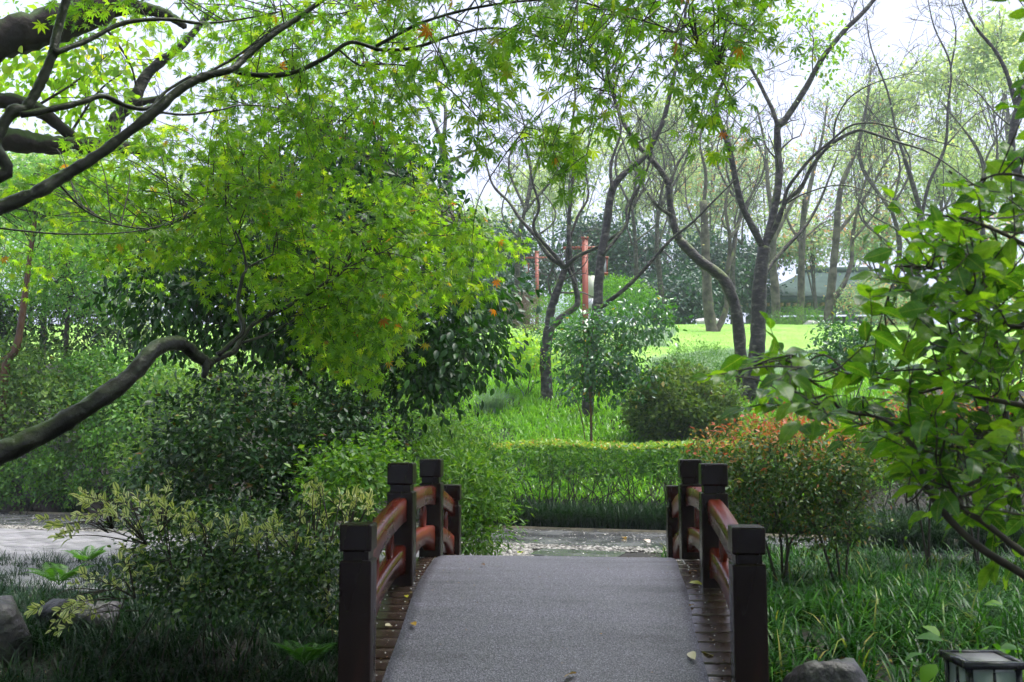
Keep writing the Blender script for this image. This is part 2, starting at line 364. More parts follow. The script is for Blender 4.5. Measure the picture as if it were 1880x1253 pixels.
M['rock'] = noise_mat("garden_rock", [(0.3, (0.022, 0.020, 0.022)), (0.55, (0.065, 0.06, 0.066)), (0.8, (0.17, 0.16, 0.175))], scale=3.5, detail=9, rough=0.45, bump=0.9, bscale=9, dist=0.05, moss=((0.04, 0.06, 0.015), 0.8))
M['brown_rock'] = noise_mat("brown_rock", [(0.3, (0.014, 0.010, 0.008)), (0.55, (0.038, 0.028, 0.022)), (0.8, (0.085, 0.065, 0.052))], scale=2.5, detail=9, rough=0.6, bump=0.9, bscale=7, dist=0.06)
M['pale_rock'] = noise_mat("pale_rock", [(0.3, (0.4, 0.38, 0.36)), (0.7, (0.6, 0.58, 0.56))], scale=2, rough=0.6, bump=0.5)

# ------------------------------------------------------------------ the ground
def grid_sheet(name, s_vals, t_vals, off, mat, keep=None, kind='structure'):
    S, T = np.meshgrid(np.asarray(s_vals, float), np.asarray(t_vals, float), indexing='ij')
    X, Y = ts(T, S)
    Z = gz(X, Y) + off
    V = np.stack([X, Y, Z], -1).reshape(-1, 3)
    a, b = S.shape
    i = np.arange(a * b).reshape(a, b)
    F = np.stack([i[:-1, :-1], i[:-1, 1:], i[1:, 1:], i[1:, :-1]], -1).reshape(-1, 4)
    if keep is not None:
        sc, tc_ = S.ravel()[F].mean(1), T.ravel()[F].mean(1)
        F = F[keep(sc, tc_)]
    o = link(name, mesh_np(name, V, F, True), mat)
    tag(o, kind=kind); return o

s_near = np.concatenate([np.linspace(-9, 0, 8), np.linspace(0.4, 30, 120), np.linspace(31, 60, 30), np.linspace(64, 100, 10)])
t_all = np.concatenate([np.linspace(-55, -32, 8), np.linspace(-30, -8.5, 40), np.linspace(-8, 8, 66), np.linspace(8.5, 30, 40), np.linspace(32, 55, 8)])
grid_sheet('ground', s_near, t_all, 0.0, M['soil'])
grid_sheet('lawn', np.linspace(22, 70, 90), np.linspace(-30, 40, 90), 0.02, M['lawn'],
           keep=lambda s, t: (s - s_edge(t)) > 10.4 + 0.5 * np.sin(t * 0.8))

# ------------------------------------------------------------------ path, paving, pebble border, kerb
M['asphalt'] = noise_mat("wet_asphalt", [(0.3, (0.055, 0.057, 0.06)), (0.7, (0.12, 0.124, 0.126))], scale=2, detail=8, rough=0.35, bump=0.12, bscale=60, dist=0.006, rough_var=(0.10, 0.34))
M['slab'] = noise_mat("stone_slab", [(0.3, (0.15, 0.145, 0.155)), (0.7, (0.30, 0.29, 0.30))], scale=4, detail=8, rough=0.5, bump=0.5, bscale=26, dist=0.02, rough_var=(0.3, 0.6))
M['wet_slab'] = noise_mat("wet_stone_slab", [(0.3, (0.06, 0.07, 0.065)), (0.7, (0.12, 0.13, 0.12))], scale=2, detail=6, rough=0.2, bump=0.08, bscale=20, dist=0.01, rough_var=(0.1, 0.28))
M['pebble'] = leaf_mat("pebble", [(0.0, (0.08, 0.075, 0.065)), (0.5, (0.20, 0.19, 0.165)), (1.0, (0.40, 0.38, 0.34))], trans=0.0, rough=0.4, spec=0.3)
M['kerb'] = noise_mat("kerb_stone", [(0.3, (0.10, 0.09, 0.06)), (0.7, (0.22, 0.19, 0.12))], scale=9, rough=0.6, bump=0.3)

def strip_sheet(name, u0, u1, t_vals, z, mat, thick=None):
    t = np.asarray(t_vals, float); V = []
    for u in (u0, u1):
        x, y = ts(t, s_edge(t) + u); V.append(np.stack([x, y, np.full_like(x, z)], -1))
    V = np.concatenate(V); n = len(t); i = np.arange(n - 1)
    F = [np.stack([i, i + 1, n + i + 1, n + i], -1)]
    if thick:
        W = V.copy(); W[:, 2] -= thick; V = np.vstack([V, W]); m = 2 * n
        F += [np.stack([i + m, i, i + n, i + m + n], -1)[:0], np.stack([i + 1, i, i + m, i + 1 + m], -1), np.stack([n + i, n + i + 1, n + i + 1 + m, n + i + m], -1)]
    return link(name, mesh_np(name, V, np.concatenate(F)), mat)

tt = np.linspace(-30, 14, 90)
path = tag(strip_sheet('path', -2.45, -0.1, tt, 0.004, M['asphalt']), kind='structure')
kerb = tag(strip_sheet('kerb', -0.1, 0.0, tt, 0.035, M['kerb'], thick=0.09), kind='structure')

def uv_t(t, u): 
    x, y = ts(t, s_edge(t) + u); return x, y
x0 = [uv_t(-30, -2.45), uv_t(14, -2.45)]
# base under slabs and pebbles
bxs = np.array([[-30, -2.45], [14, -2.45], [14, -3.2], [1.5, -3.4], [1.4, -7.6], [-1.0, -8.0], [-1.0, -7.6], [-30, -7.6]])
pv = bpy.data.meshes.new('paving')
pv.from_pydata([(*uv_t(t, u), 0.0) for t, u in bxs], [], [list(range(len(bxs)))[::-1]])
paving = tag(link('paving', pv, M['soil']), kind='structure')

slab_me = [bevel_box('slab', 1.0, 1.0, 0.05, 0.012) for _ in range(2)]
slab_me[0].materials.append(M['slab']); slab_me[1].materials.append(M['wet_slab'])
ang = math.atan2(-0.333, 1.0) + YAW
def slab(t, u, lt, lu, wet):
    x, y = uv_t(t, u)
    o = bpy.data.objects.new('slab', slab_me[1 if wet else 0])
    o.location = (x, y, 0.0 + random.uniform(-0.004, 0.004)); o.scale = (lt, lu, 1)
    o.rotation_euler = (random.uniform(-0.004, 0.004), random.uniform(-0.004, 0.004), ang)
    COL.objects.link(o); o.parent = paving
rows = np.arange(-3.05, -7.5, -0.72)
for k, u in enumerate(rows):
    t = -13.0 + (k % 2) * 0.55
    while t < -0.75:
        w = random.choice([0.95, 1.15, 1.35]); 
        if t + w > -0.45: w = -0.45 - t
        if w > 0.3: slab(t + w / 2, u - 0.36, (w - 0.02) * 1.05, 0.695, False)
        t += w
    t = 0.28
    while t < 1.2:
        w = 1.08; slab(t + w / 2, u - 0.36, (w - 0.015) * 1.05, 0.70, True); t += w

def pebbles(name, pts, r, parent, seed):
    g = np.random.default_rng(seed); n = len(pts)
    bm = bmesh.new(); bmesh.ops.create_icosphere(bm, subdivisions=1, radius=1.0)
    tv = np.array([v.co[:] for v in bm.verts]); tf = np.array([[v.index for v in f.verts] for f in bm.faces]); bm.free()
    sc = r * g.uniform(0.6, 1.25, (n, 1, 1)) * g.uniform(0.75, 1.2, (n, 1, 3)) * np.array([1, 1, 0.55])
    a = g.uniform(0, 6.28, n); ca, sa = np.cos(a), np.sin(a)
    V = tv[None] * sc
    X = V[:, :, 0] * ca[:, None] - V[:, :, 1] * sa[:, None]; Y = V[:, :, 0] * sa[:, None] + V[:, :, 1] * ca[:, None]
    V = np.stack([X, Y, V[:, :, 2]], -1) + pts[:, None, :]
    F = tf[None] + (np.arange(n) * len(tv))[:, None, None]
    o = link(name, mesh_np(name, V.reshape(-1, 3), F.reshape(-1, 3), True), M['pebble'], parent)
    return tag(o, kind='stuff')
g = np.random.default_rng(3)
pt = []
n = 5200
t = g.uniform(-13, 3.2, n); u = g.uniform(-2.98, -2.45, n); x, y = uv_t(t, u); pt.append(np.stack([x, y, np.full(n, 0.012)], -1))
n = 4200
t = g.uniform(-0.42, 0.26, n); u = g.uniform(-8.1, -2.98, n); x, y = uv_t(t, u); pt.append(np.stack([x, y, np.full(n, 0.012)], -1))
pebbles('pebble_border', np.concatenate(pt), 0.026, paving, 5)

# small pale petals strewn over the wet path
def flat_bits(name, n, tr, ur, size, mat, seed, z=0.012, parent=None):
    g = np.random.default_rng(seed)
    t = g.uniform(*tr, n); u = g.uniform(*ur, n); x, y = uv_t(t, u)
    a = g.uniform(0, 6.28, n); s = size * g.uniform(0.5, 1.3, n)
    V = []
    for k in range(4):
        V.append(np.stack([x + s * np.cos(a + k * 1.571), y + 0.7 * s * np.sin(a + k * 1.571), z + 0.004 * g.random(n)], -1))
    V = np.stack(V, 1).reshape(-1, 3); F = np.arange(4 * n).reshape(n, 4)
    o = link(name, mesh_np(name, V, F), mat, parent)
    return tag(o, 'tiny pale petals strewn over the wet path', 'petals', kind='stuff')
flat_bits('fallen_petals', 1500, (-12, 5), (-2.4, -0.12), 0.016, M['petal'], 4)
flat_bits('fallen_petals', 160, (0.3, 2.6), (-5.5, -3.0), 0.013, M['petal'], 8, z=0.04)

# ------------------------------------------------------------------ bridge
M['lacquer'] = noise_mat("red_brown_lacquer", [(0.3, (0.05, 0.008, 0.005)), (0.6, (0.13, 0.017, 0.007)), (0.8, (0.28, 0.035, 0.010))], scale=5, detail=8, rough=0.28, bump=0.12, bscale=40, dist=0.004, spec=0.5, stretch=(1, 0.25, 1), rough_var=(0.16, 0.4))
M['post'] = noise_mat("dark_lacquer", [(0.3, (0.006, 0.0028, 0.0025)), (0.6, (0.012, 0.004, 0.003)), (0.78, (0.035, 0.010, 0.006))], scale=6, detail=8, rough=0.32, bump=0.15, bscale=30, dist=0.004, stretch=(1, 1, 0.2), rough_var=(0.2, 0.45), spec=0.25)
M['plank'] = noise_mat("wet_plank", [(0.3, (0.022, 0.014, 0.011)), (0.6, (0.05, 0.032, 0.025)), (0.8, (0.085, 0.058, 0.045))], scale=5, detail=9, rough=0.3, bump=0.35, bscale=30, dist=0.005, stretch=(0.25, 2, 1), rough_var=(0.08, 0.32), spec=0.7)
M['nail'] = noise_mat("wet_nail_head", [(0.3, (0.35, 0.35, 0.36)), (0.7, (0.55, 0.55, 0.55))], scale=30, rough=0.25, bump=0.1)

BY, DECK_A = 6.4, 0.13
def deck(y): return 0.70 - DECK_A * (y - BY) ** 2
bridge = empty('footbridge', (0, BY, 0.0), 'small arched footbridge with dark red lacquered railings and planked deck', 'footbridge')

plank_me = bevel_box('plank', 1.98, 0.0895, 0.035, 0.005); plank_me.materials.append(M['plank'])
y = 4.05; ys = []
while y < 8.78:
    sl = -2 * DECK_A * (y - BY); ys.append(y)
    o = bpy.data.objects.new('plank', plank_me)
    o.location = (random.uniform(-0.006, 0.006), y - BY, deck(y) - 0.0175 + random.uniform(-0.0015, 0.0015))
    o.rotation_euler = (math.atan(sl), random.uniform(-0.002, 0.002), 0)
    COL.objects.link(o); o.parent = bridge
    y += 0.0945 / math.sqrt(1 + sl * sl)
nl = MB()
for y in ys:
    for x in (-0.93, -0.82, 0.80, 0.92):
        xx, yy = x + random.uniform(-0.01, 0.01), y + random.uniform(-0.02, 0.02)
        c = np.array([xx, yy, deck(yy) + 0.0015]); k = np.arange(6) * math.pi / 3
        ring = c + 0.0055 * np.stack([np.cos(k), np.sin(k), k * 0 - 0.4], -1)
        nl.add(np.vstack([ring, c + [0, 0, 0.003]]), T=[[i, (i + 1) % 6, 6] for i in range(6)])
tag(nl.build('nails', M['nail'], bridge), kind='stuff')
for sx in (-0.95, 0.95):                                       # arched side beams
    yy = np.linspace(4.1, 8.75, 24); V = []
    for q in yy:
        for dx, dz in ((-0.05, -0.04), (0.05, -0.04), (0.05, -0.24), (-0.05, -0.24)): V.append((sx + dx, q, deck(q) + dz))
    b = MB(); i = np.arange(23) * 4; Q = []
    for k in range(4): Q.append(np.stack([i + k, i + (k + 1) % 4, i + 4 + (k + 1) % 4, i + 4 + k], -1))
    b.add(V, np.concatenate(Q + [np.array([[3, 2, 1, 0], [92, 93, 94, 95]])]))
    b.build('side_beam', M['post'], bridge)
for yb in (4.3, 8.5):                                          # stone footings
    me = bevel_box('footing', 2.3, 0.5, 0.6, 0.04); o = link('footing', me, M['rock'], bridge, loc=(0, yb - BY, -0.3)); 

POSTS = [(4.69, 1.09), (5.83, 1.342), (7.0, 1.342), (8.07, 1.09)]
PW = 0.150
def post_mesh(h):
    """square post: body, narrow neck, block cap, chamfered edges"""
    bm = bmesh.new()
    def blk(w, z0, z1, bv):
        r = bmesh.ops.create_cube(bm, size=1.0)['verts']
        bmesh.ops.scale(bm, vec=(w, w, z1 - z0), verts=r); bmesh.ops.translate(bm, vec=(0, 0, (z0 + z1) / 2), verts=r)
        es = list({e for v in r for e in v.link_edges})
        bmesh.ops.bevel(bm, geom=es, offset=bv, segments=2, affect='EDGES', profile=0.5)
    blk(PW, -0.25, h - 0.165, 0.008)
    blk(PW * 0.80, h - 0.168, h - 0.122, 0.003)
    blk(PW * 1.0, h - 0.125, h, 0.009)
    me = bpy.data.meshes.new('post'); bm.to_mesh(me); bm.free(); me.materials.append(M['post']); return me
pm = {}
for sx in (-1, 1):
    for (py, top) in POSTS:
        key = round(top, 2)
        h = top - deck(py)
        if key not in pm: pm[key] = post_mesh(h)
        o = bpy.data.objects.new('post', pm[key]); COL.objects.link(o); o.parent = bridge
        o.location = (sx * 0.90, py - BY, deck(py)); o.rotation_euler = (0, random.uniform(-0.006, 0.006), random.uniform(-0.02, 0.02))

def rail(sx, ya, yb, ztop, hgt, thick, arch=0.0):
    """curved board between two posts; arch: how far its underside drops at the ends"""
    yy = np.linspace(ya, yb, 15); V = []; c = 0.012
    for q in yy:
        k = (q - (ya + yb) / 2) / ((yb - ya) / 2)
        zt = ztop(q); zb = zt - hgt - arch * abs(k) ** 2.2
        prof = [(-thick / 2, zb), (thick / 2, zb), (thick / 2, zt - c), (thick / 2 - c, zt), (-thick / 2 + c, zt), (-thick / 2, zt - c)]
        V += [(sx * 0.90 + px, q, pz) for px, pz in prof]
    m = len(prof); i = np.arange(len(yy) - 1) * m; Q = []
    for k in range(m): Q.append(np.stack([i + k, i + (k + 1) % m, i + m + (k + 1) % m, i + m + k], -1))
    b = MB(); b.add(V, np.concatenate(Q))
    return b
top_rail = lambda q: 1.172 - 0.072 * (q - BY) ** 2
low_rail = lambda q: 0.905 - 0.075 * (q - BY) ** 2
def baluster(sx, q):
    z0, z1 = low_rail(q) - 0.01, top_rail(q) - 0.115
    a = np.linspace(0, 2 * math.pi, 22, endpoint=False)
    cz, hz = (z0 + z1) / 2, (z1 - z0) / 2
    ring = np.stack([np.full_like(a, sx * 0.90), q + 0.042 * np.sin(a), cz + hz * np.cos(a)], -1)
    b = MB(); V = []; m = 5
    for i, p_ in enumerate(ring):
        rdir = np.array([0, math.sin(a[i]), math.cos(a[i])])
        for k in range(m):
            th = k * 2 * math.pi / m; V.append(p_ + 0.009 * (math.cos(th) * rdir + math.sin(th) * np.array([1.9, 0, 0])))
    nn = len(ring); Q = []
    for i in range(nn):
        for k in range(m): Q.append([i * m + k, i * m + (k + 1) % m, ((i + 1) % nn) * m + (k + 1) % m, ((i + 1) % nn) * m + k])
    b.add(V, Q); return b
for sx in (-1, 1):
    for (a_, b_) in zip(POSTS[:-1], POSTS[1:]):
        ya, yb = a_[0] + PW / 2 - 0.012, b_[0] - PW / 2 + 0.012
        rail(sx, ya, yb, top_rail, 0.118, 0.082, 0.012).build('upper_rail', M['lacquer'], bridge)
        rail(sx, ya, yb, low_rail, 0.10, 0.076, 0.075).build('lower_rail', M['lacquer'], bridge)
        for f in (0.30, 0.70):
            baluster(sx, ya + f * (yb - ya)).build('oval_baluster', M['lacquer'], bridge, True)

# rubber mat laid over the deck
def mat_material():
    m, N, L, out = nodes_of("grey_mat")
    tc = N.new("ShaderNodeTexCoord")
    n1 = N.new("ShaderNodeTexNoise"); n1.inputs["Scale"].default_value = 150; n1.inputs["Detail"].default_value = 3
    n2 = N.new("ShaderNodeTexNoise"); n2.inputs["Scale"].default_value = 2.2; n2.inputs["Detail"].default_value = 6
    mp = N.new("ShaderNodeMapping"); mp.inputs["Scale"].default_value = (0.5, 3.0, 1)
    L.new(tc.outputs["Object"], n1.inputs["Vector"]); L.new(tc.outputs["Object"], mp.inputs[0]); L.new(mp.outputs[0], n2.inputs["Vector"])
    r1 = ramp(N, [(0.32, (0.034, 0.032, 0.042)), (0.5, (0.095, 0.090, 0.114)), (0.68, (0.25, 0.24, 0.29))]); L.new(n1.outputs[0], r1.inputs[0])
    r2 = ramp(N, [(0.28, (0.62, 0.62, 0.63)), (0.45, (1.0, 1.0, 1.0)), (0.6, (1.08, 1.07, 1.1)), (0.75, (1.45, 1.42, 1.45))]); L.new(n2.outputs[0], r2.inputs[0])
    mu = N.new("ShaderNodeMix"); mu.data_type = 'RGBA'; mu.blend_type = 'MULTIPLY'; mu.inputs[0].default_value = 1
    L.new(r1.outputs[0], mu.inputs[6]); L.new(r2.outputs[0], mu.inputs[7])
    p = N.new("ShaderNodeBsdfPrincipled"); p.inputs["Roughness"].default_value = 0.55
    p.inputs["Specular IOR Level"].default_value = 0.5
    L.new(mu.outputs[2], p.inputs["Base Color"])
    b = N.new("ShaderNodeBump"); b.inputs["Strength"].default_value = 0.8; b.inputs["Distance"].default_value = 0.006
    L.new(n1.outputs[0], b.inputs["Height"]); L.new(b.outputs[0], p.inputs["Normal"])
    L.new(p.outputs[0], out.inputs[0]); return m
M['mat'] = mat_material()
yy = np.linspace(3.9, 8.72, 130); xx = np.linspace(-0.79, 0.73, 24)
gm = np.random.default_rng(11)
V = []; nx = len(xx)
for i, q in enumerate(yy):
    for j, x in enumerate(xx):
        e = 0.012 * math.sin(q * 2.1) + 0.006 * math.sin(q * 7)
        z = deck(q) + 0.014 + 0.0015 * math.sin(q / 0.0945 * 6.28) + 0.002 * math.sin(q * 5 + x * 3)
        V.append((x + e * (1 if j > nx / 2 else -0.6), q, z))
V = np.array(V); n0 = len(V); W = V.copy(); W[:, 2] -= 0.012
i = np.arange(len(yy) * nx).reshape(len(yy), nx)
F = [np.stack([i[:-1, :-1], i[:-1, 1:], i[1:, 1:], i[1:, :-1]], -1).reshape(-1, 4)]
F += [np.stack([i[:-1, 0] + n0, i[:-1, 0], i[1:, 0], i[1:, 0] + n0], -1), np.stack([i[:-1, -1], i[:-1, -1] + n0, i[1:, -1] + n0, i[1:, -1]], -1)]
bm_ = link('rubber_mat', mesh_np('rubber_mat', np.vstack([V, W]), np.concatenate(F), True), M['mat'])
tag(bm_, 'long grey speckled mat running over the crest of the arched bridge', 'mat')

# ------------------------------------------------------------------ leaves, blades, branches
def tpl_fold(w=0.26, f=0.07, droop=0.06):
    return np.array([[0, 0, 0], [0.45, w, f], [1, 0, -droop], [0.45, -w, f]]), np.array([[0, 2, 1], [0, 3, 2]])
def tpl_oval(w=0.24, f=0.06, droop=0.12):
    V = np.array([[0, 0, 0], [0.22, w * 0.72, f * 0.8], [0.52, w, f], [0.82, w * 0.55, f * 0.3 - droop * 0.5], [1, 0, -droop],
                  [0.82, -w * 0.55, f * 0.3 - droop * 0.5], [0.52, -w, f], [0.22, -w * 0.72, f * 0.8], [0.5, 0, 0]])
    T = np.array([[0, 8, 1], [1, 8, 2], [2, 8, 3], [3, 8, 4], [4, 8, 5], [5, 8, 6], [6, 8, 7], [7, 8, 0]])
    return V, T
def tpl_maple(lobes=5):
    a = {5: [0, 48, 100, -48, -100], 7: [0, 36, 74, 118, -36, -74, -118]}[lobes]
    ln = {5: [1.0, 0.86, 0.55, 0.86, 0.55], 7: [1.0, 0.94, 0.78, 0.48, 0.94, 0.78, 0.48]}[lobes]
    wd = 16 if lobes == 7 else 19
    V = [[0, 0, 0]]; T = []
    for d, l in zip(a, ln):
        k = len(V)
        for dd, rr, zz in ((wd, 0.50, 0.02), (0, 1.0, -0.16), (-wd, 0.50, 0.02)):
            th = rad(d + dd); V.append([rr * l * math.cos(th), rr * l * math.sin(th), zz * l])
        T += [[0, k + 1, k], [0, k + 2, k + 1]]
    V = np.array(V); V[:, 0] += 0.25
    return V, np.array(T)
T_FOLD, T_NARROW, T_OVAL = tpl_fold(), tpl_fold(0.13, 0.03, 0.1), tpl_oval()
T_MAPLE, T_MAPLE7 = tpl_maple(5), tpl_maple(7)
T_BROAD = tpl_oval(0.29, 0.05, 0.14)

def frames(D, Nn):
    X = nrm(D); Yv = nrm(np.cross(Nn, X)); Z = np.cross(X, Yv)
    return X, Yv, Z
def leaf_arrays(tpl, pos, D, Nn, size):
    tv, tf = tpl; n = len(pos)
    X, Yv, Z = frames(D, Nn)
    s = np.broadcast_to(np.asarray(size, float), (n,))[:, None, None]
    V = pos[:, None, :] + s * (tv[None, :, 0:1] * X[:, None, :] + tv[None, :, 1:2] * Yv[:, None, :] + tv[None, :, 2:3] * Z[:, None, :])
    F = tf[None] + (np.arange(n) * len(tv))[:, None, None]
    return V.reshape(-1, 3), F.reshape(-1, 3)
def leaves(name, tpl, pos, D, Nn, size, mat, parent=None, kind=None):
    V, F = leaf_arrays(tpl, pos, D, Nn, size)
    me = mesh_np(name, V, F); leaf_attr(me, tpl[0], len(pos))
    o = link(name, me, mat, parent)
    if kind: tag(o, kind=kind)
    return o
def leaf_objects(name, tpl, pos, D, Nn, size, mat, parent):
    """single leaves as objects of their own, sharing one mesh"""
    me = mesh_np(name, tpl[0], tpl[1], True); me.materials.append(mat); leaf_attr(me, tpl[0], 1)
    X, Yv, Z = frames(D, Nn); pl = Vector((0, 0, 0)); q = parent
    while q is not None: pl += q.location; q = q.parent
    for k in range(len(pos)):
        o = bpy.data.objects.new(name, me)
        R = Matrix((X[k], Yv[k], Z[k])).transposed().to_4x4()
        s = float(size[k]) if np.ndim(size) else size
        o.matrix_basis = Matrix.Translation(Vector(pos[k]) - pl) @ R @ Matrix.Scale(s, 4)
        COL.objects.link(o); o.parent = parent
def leaves_split(name, tpl, pos, D, Nn, size, mat, parent, nobj=300, mass='foliage'):
    """the leaves that show largest become objects, the rest one mass"""
    size = np.broadcast_to(np.asarray(size, float), (len(pos),))
    c = (pos - CAM_P) @ CAM_R
    d = -c[:, 2]; px = np.abs(c[:, 0] / np.maximum(d, 0.05) * FPX); py = np.abs(c[:, 1] / np.maximum(d, 0.05) * FPX)
    sc = np.where((d > 0.3) & (px < 930) & (py < 620), size / np.maximum(d, 0.3), 0)
    k = np.argsort(-sc); a, b = k[:nobj], k[nobj:]
    a = a[sc[a] > 0]
    leaf_objects(name, tpl, pos[a], D[a], Nn[a], size[a], mat, parent)
    if len(b): leaves(mass, tpl, pos[b], D[b], Nn[b], size[b], mat, parent, 'stuff')

def clumps(ells, n_cl, per, rad_cl, g, shell=5.0, floor=None):
    """leaf positions in clumps spread through ellipsoids [(centre, (rx, ry, rz)), ...]; returns pos, outward, clump centres"""
    vol = np.array([e[1][0] * e[1][1] * e[1][2] for e in ells]) ** 0.75
    w = vol / vol.sum(); ce = g.choice(len(ells), n_cl, p=w)
    C = np.array([e[0] for e in ells])[ce]; R = np.array([e[1] for e in ells])[ce]
    d = nrm(g.normal(size=(n_cl, 3))); r = g.random(n_cl) ** (1 / shell)
    bump = 1 + 0.16 * np.sin(d[:, 0] * 5 + ce) * np.sin(d[:, 1] * 4 + 1.3 * ce) + 0.10 * g.normal(size=n_cl)
    cc = C + d * R * (r * bump)[:, None]
    m = np.maximum(3, (per * g.uniform(0.5, 1.5, n_cl)).astype(int)); k = np.repeat(np.arange(n_cl), m)
    off = g.normal(size=(len(k), 3)) * rad_cl * np.array([1, 1, 0.7]) * g.uniform(0.7, 1.3, (n_cl,))[k][:, None]
    pos = cc[k] + off
    out = nrm(off + d[k] * rad_cl * 0.8)
    if floor is not None:
        zf = gz(pos[:, 0], pos[:, 1]) + floor; ok = pos[:, 2] > zf; pos, out = pos[ok], out[ok]
    return pos, out, cc
def leaf_dirs(out, g, droop=0.35, up=0.8, spread=0.6):
    n = len(out)
    D = nrm(out * 0.7 + g.normal(size=(n, 3)) * spread + np.array([0, 0, -droop]))
    Nn = nrm(out * 0.5 + np.array([0, 0, up]) + g.normal(size=(n, 3)) * 0.45)
    return D, Nn
def E(x, y, d, rx, ry, rd=None):
    """ellipsoid from a pixel ellipse at depth d; rd: its radius in depth, in metres"""
    k = d / FPX
    return (P(x, y, d), (rx * k, rx * k * 0.8 if rd is None else rd, ry * k))

def twig_path(p0, d0, L, g, n=5, wob=0.25, up=0.0):
    pts = [np.asarray(p0, float)]; d = nrm(d0)
    for k in range(n):
        d = nrm(d + g.normal(size=3) * wob / math.sqrt(n) + np.array([0, 0, up / n]))
        pts.append(pts[-1] + d * L / n)
    return np.array(pts)
RMIN = 0.0022
def sprout(b, path, r0, g, n, L, level, lo=0.25, up=0.25, wob=0.5, ang=(0.5, 1.1), tips=None, sides=4):
    """side twigs along a path, and twigs on those"""
    path = np.asarray(path); tan = nrm(np.gradient(path, axis=0)); m = len(path)
    for k in range(n):
        f = lo + (1 - lo) * (k + g.random()) / n; i = min(m - 1, int(f * (m - 1) + 0.5))
        ax = nrm(np.cross(tan[i], g.normal(size=3))); a = g.uniform(*ang)
        d = tan[i] * math.cos(a) + ax * math.sin(a); d[2] += up * 0.6
        l = L * g.uniform(0.55, 1.25) * (1.15 - 0.5 * f)
        r = max(RMIN, r0 * (1 - 0.55 * f) * 0.55)
        tw = twig_path(path[i], d, l, g, 5 if level > 1 else 4, wob, up)
        b.tube(tw, np.linspace(r, max(RMIN * 0.7, r * 0.4), len(tw)), sides if level > 1 else 3, cap=False)
        if tips is not None: tips.append(tw[-1])
        if level > 1: sprout(b, tw, r, g, max(2, int(n * 0.6)), L * 0.55, level - 1, 0.2, up, wob, ang, tips, sides)

def limb(name, pix, d0, d1, r0, r1, mat, parent, g, sides=8, sub=5, lump=0.06):
    p = smooth_path(PL(pix, d0, d1), sub); r = np.linspace(r0, r1, len(p))
    b = MB(); b.tube(p, r, sides, True, lump, g); b.build(name, mat, parent, True)
    return p, r

def blades(name, base, h, g, mat, width=0.008, lean=0.6, segs=4, parent=None, arch=1.0, az=None):
    n = len(base); h = np.broadcast_to(np.asarray(h, float), (n,)) * g.uniform(0.65, 1.25, n)
    a = g.uniform(0, 6.283, n) if az is None else az + g.normal(size=n) * 0.5
    ln = lean * g.uniform(0.3, 1.3, n); dirv = np.stack([np.cos(a), np.sin(a), a * 0], -1)
    side = np.stack([-np.sin(a), np.cos(a), a * 0], -1)
    V = []
    for k in range(segs + 1):
        f = k / segs
        c = base + dirv * (h * ln * f ** 1.6)[:, None]
        c[:, 2] += h * (f - arch * 0.55 * ln * f ** 2.6)
        w = width * (1 - 0.85 * f ** 1.5)
        V += [c - side * w / 2, c + side * w / 2]
    V = np.stack(V, 1); m = 2 * (segs + 1)
    q = np.array([[2 * k, 2 * k + 1, 2 * k + 3, 2 * k + 2] for k in range(segs)])
    F = q[None] + (np.arange(n) * m)[:, None, None]
    return link(name, mesh_np(name, V.reshape(-1, 3), F.reshape(-1, 4), True), mat, parent)
def tufts(n, per, tr, sr, g, spread=0.05, keep=None):
    """blade roots in tufts over a patch given in (t, s)"""
    t = g.uniform(*tr, n); s = g.uniform(*sr, n)
    if keep is not None: k = keep(t, s); t, s = t[k], s[k]
    x, y = ts(t, s)
    x = np.repeat(x, per) + g.normal(size=len(x) * per) * spread; y = np.repeat(y, per) + g.normal(size=len(y) * per) * spread
    return np.stack([x, y, gz(x, y) - 0.01], -1)

def bush(name, ells, n_cl, per, rcl, size, mat, label, seed, tpl=None, stems=6, group=None, droop=0.3, up=0.8, shell=5.0, cat='bush', stem_r=0.012, floor=0.03, split=0, stem_mat=None, base=None):
    g = np.random.default_rng(seed)
    pos, out, cc = clumps(ells, n_cl, per, rcl, g, shell, floor)
    c = np.mean([e[0] for e in ells], axis=0) if base is None else np.array(base)
    b0 = np.array([c[0], c[1], float(gz(c[0], c[1]))])
    o = empty(name, b0, label, cat, group)
    D, Nn = leaf_dirs(out, g, droop, up)
    sz = size * g.uniform(0.6, 1.25, len(pos))
    if split: leaves_split('leaf', tpl or T_FOLD, pos, D, Nn, sz, mat, o, split)
    else: leaves('foliage', tpl or T_FOLD, pos, D, Nn, sz, mat, o, 'stuff')
    for k in range(stems):
        e = cc[g.integers(len(cc))]; q = b0 + np.append(g.normal(size=2) * 0.25 * ells[0][1][0] * 0.5, -0.05)
        mid = (q + e) / 2 + g.normal(size=3) * 0.12 * np.linalg.norm(e - q); 
        p = smooth_path([q, mid, e], 5); b = MB(); b.tube(p, np.linspace(stem_r, stem_r * 0.3, len(p)), 5, False)
        sprout(b, p, stem_r * 0.8, g, 4, np.linalg.norm(e - q) * 0.35, 1, 0.3)
        b.build('stem', stem_mat or M['stem'], o, True)
    return o, pos, cc

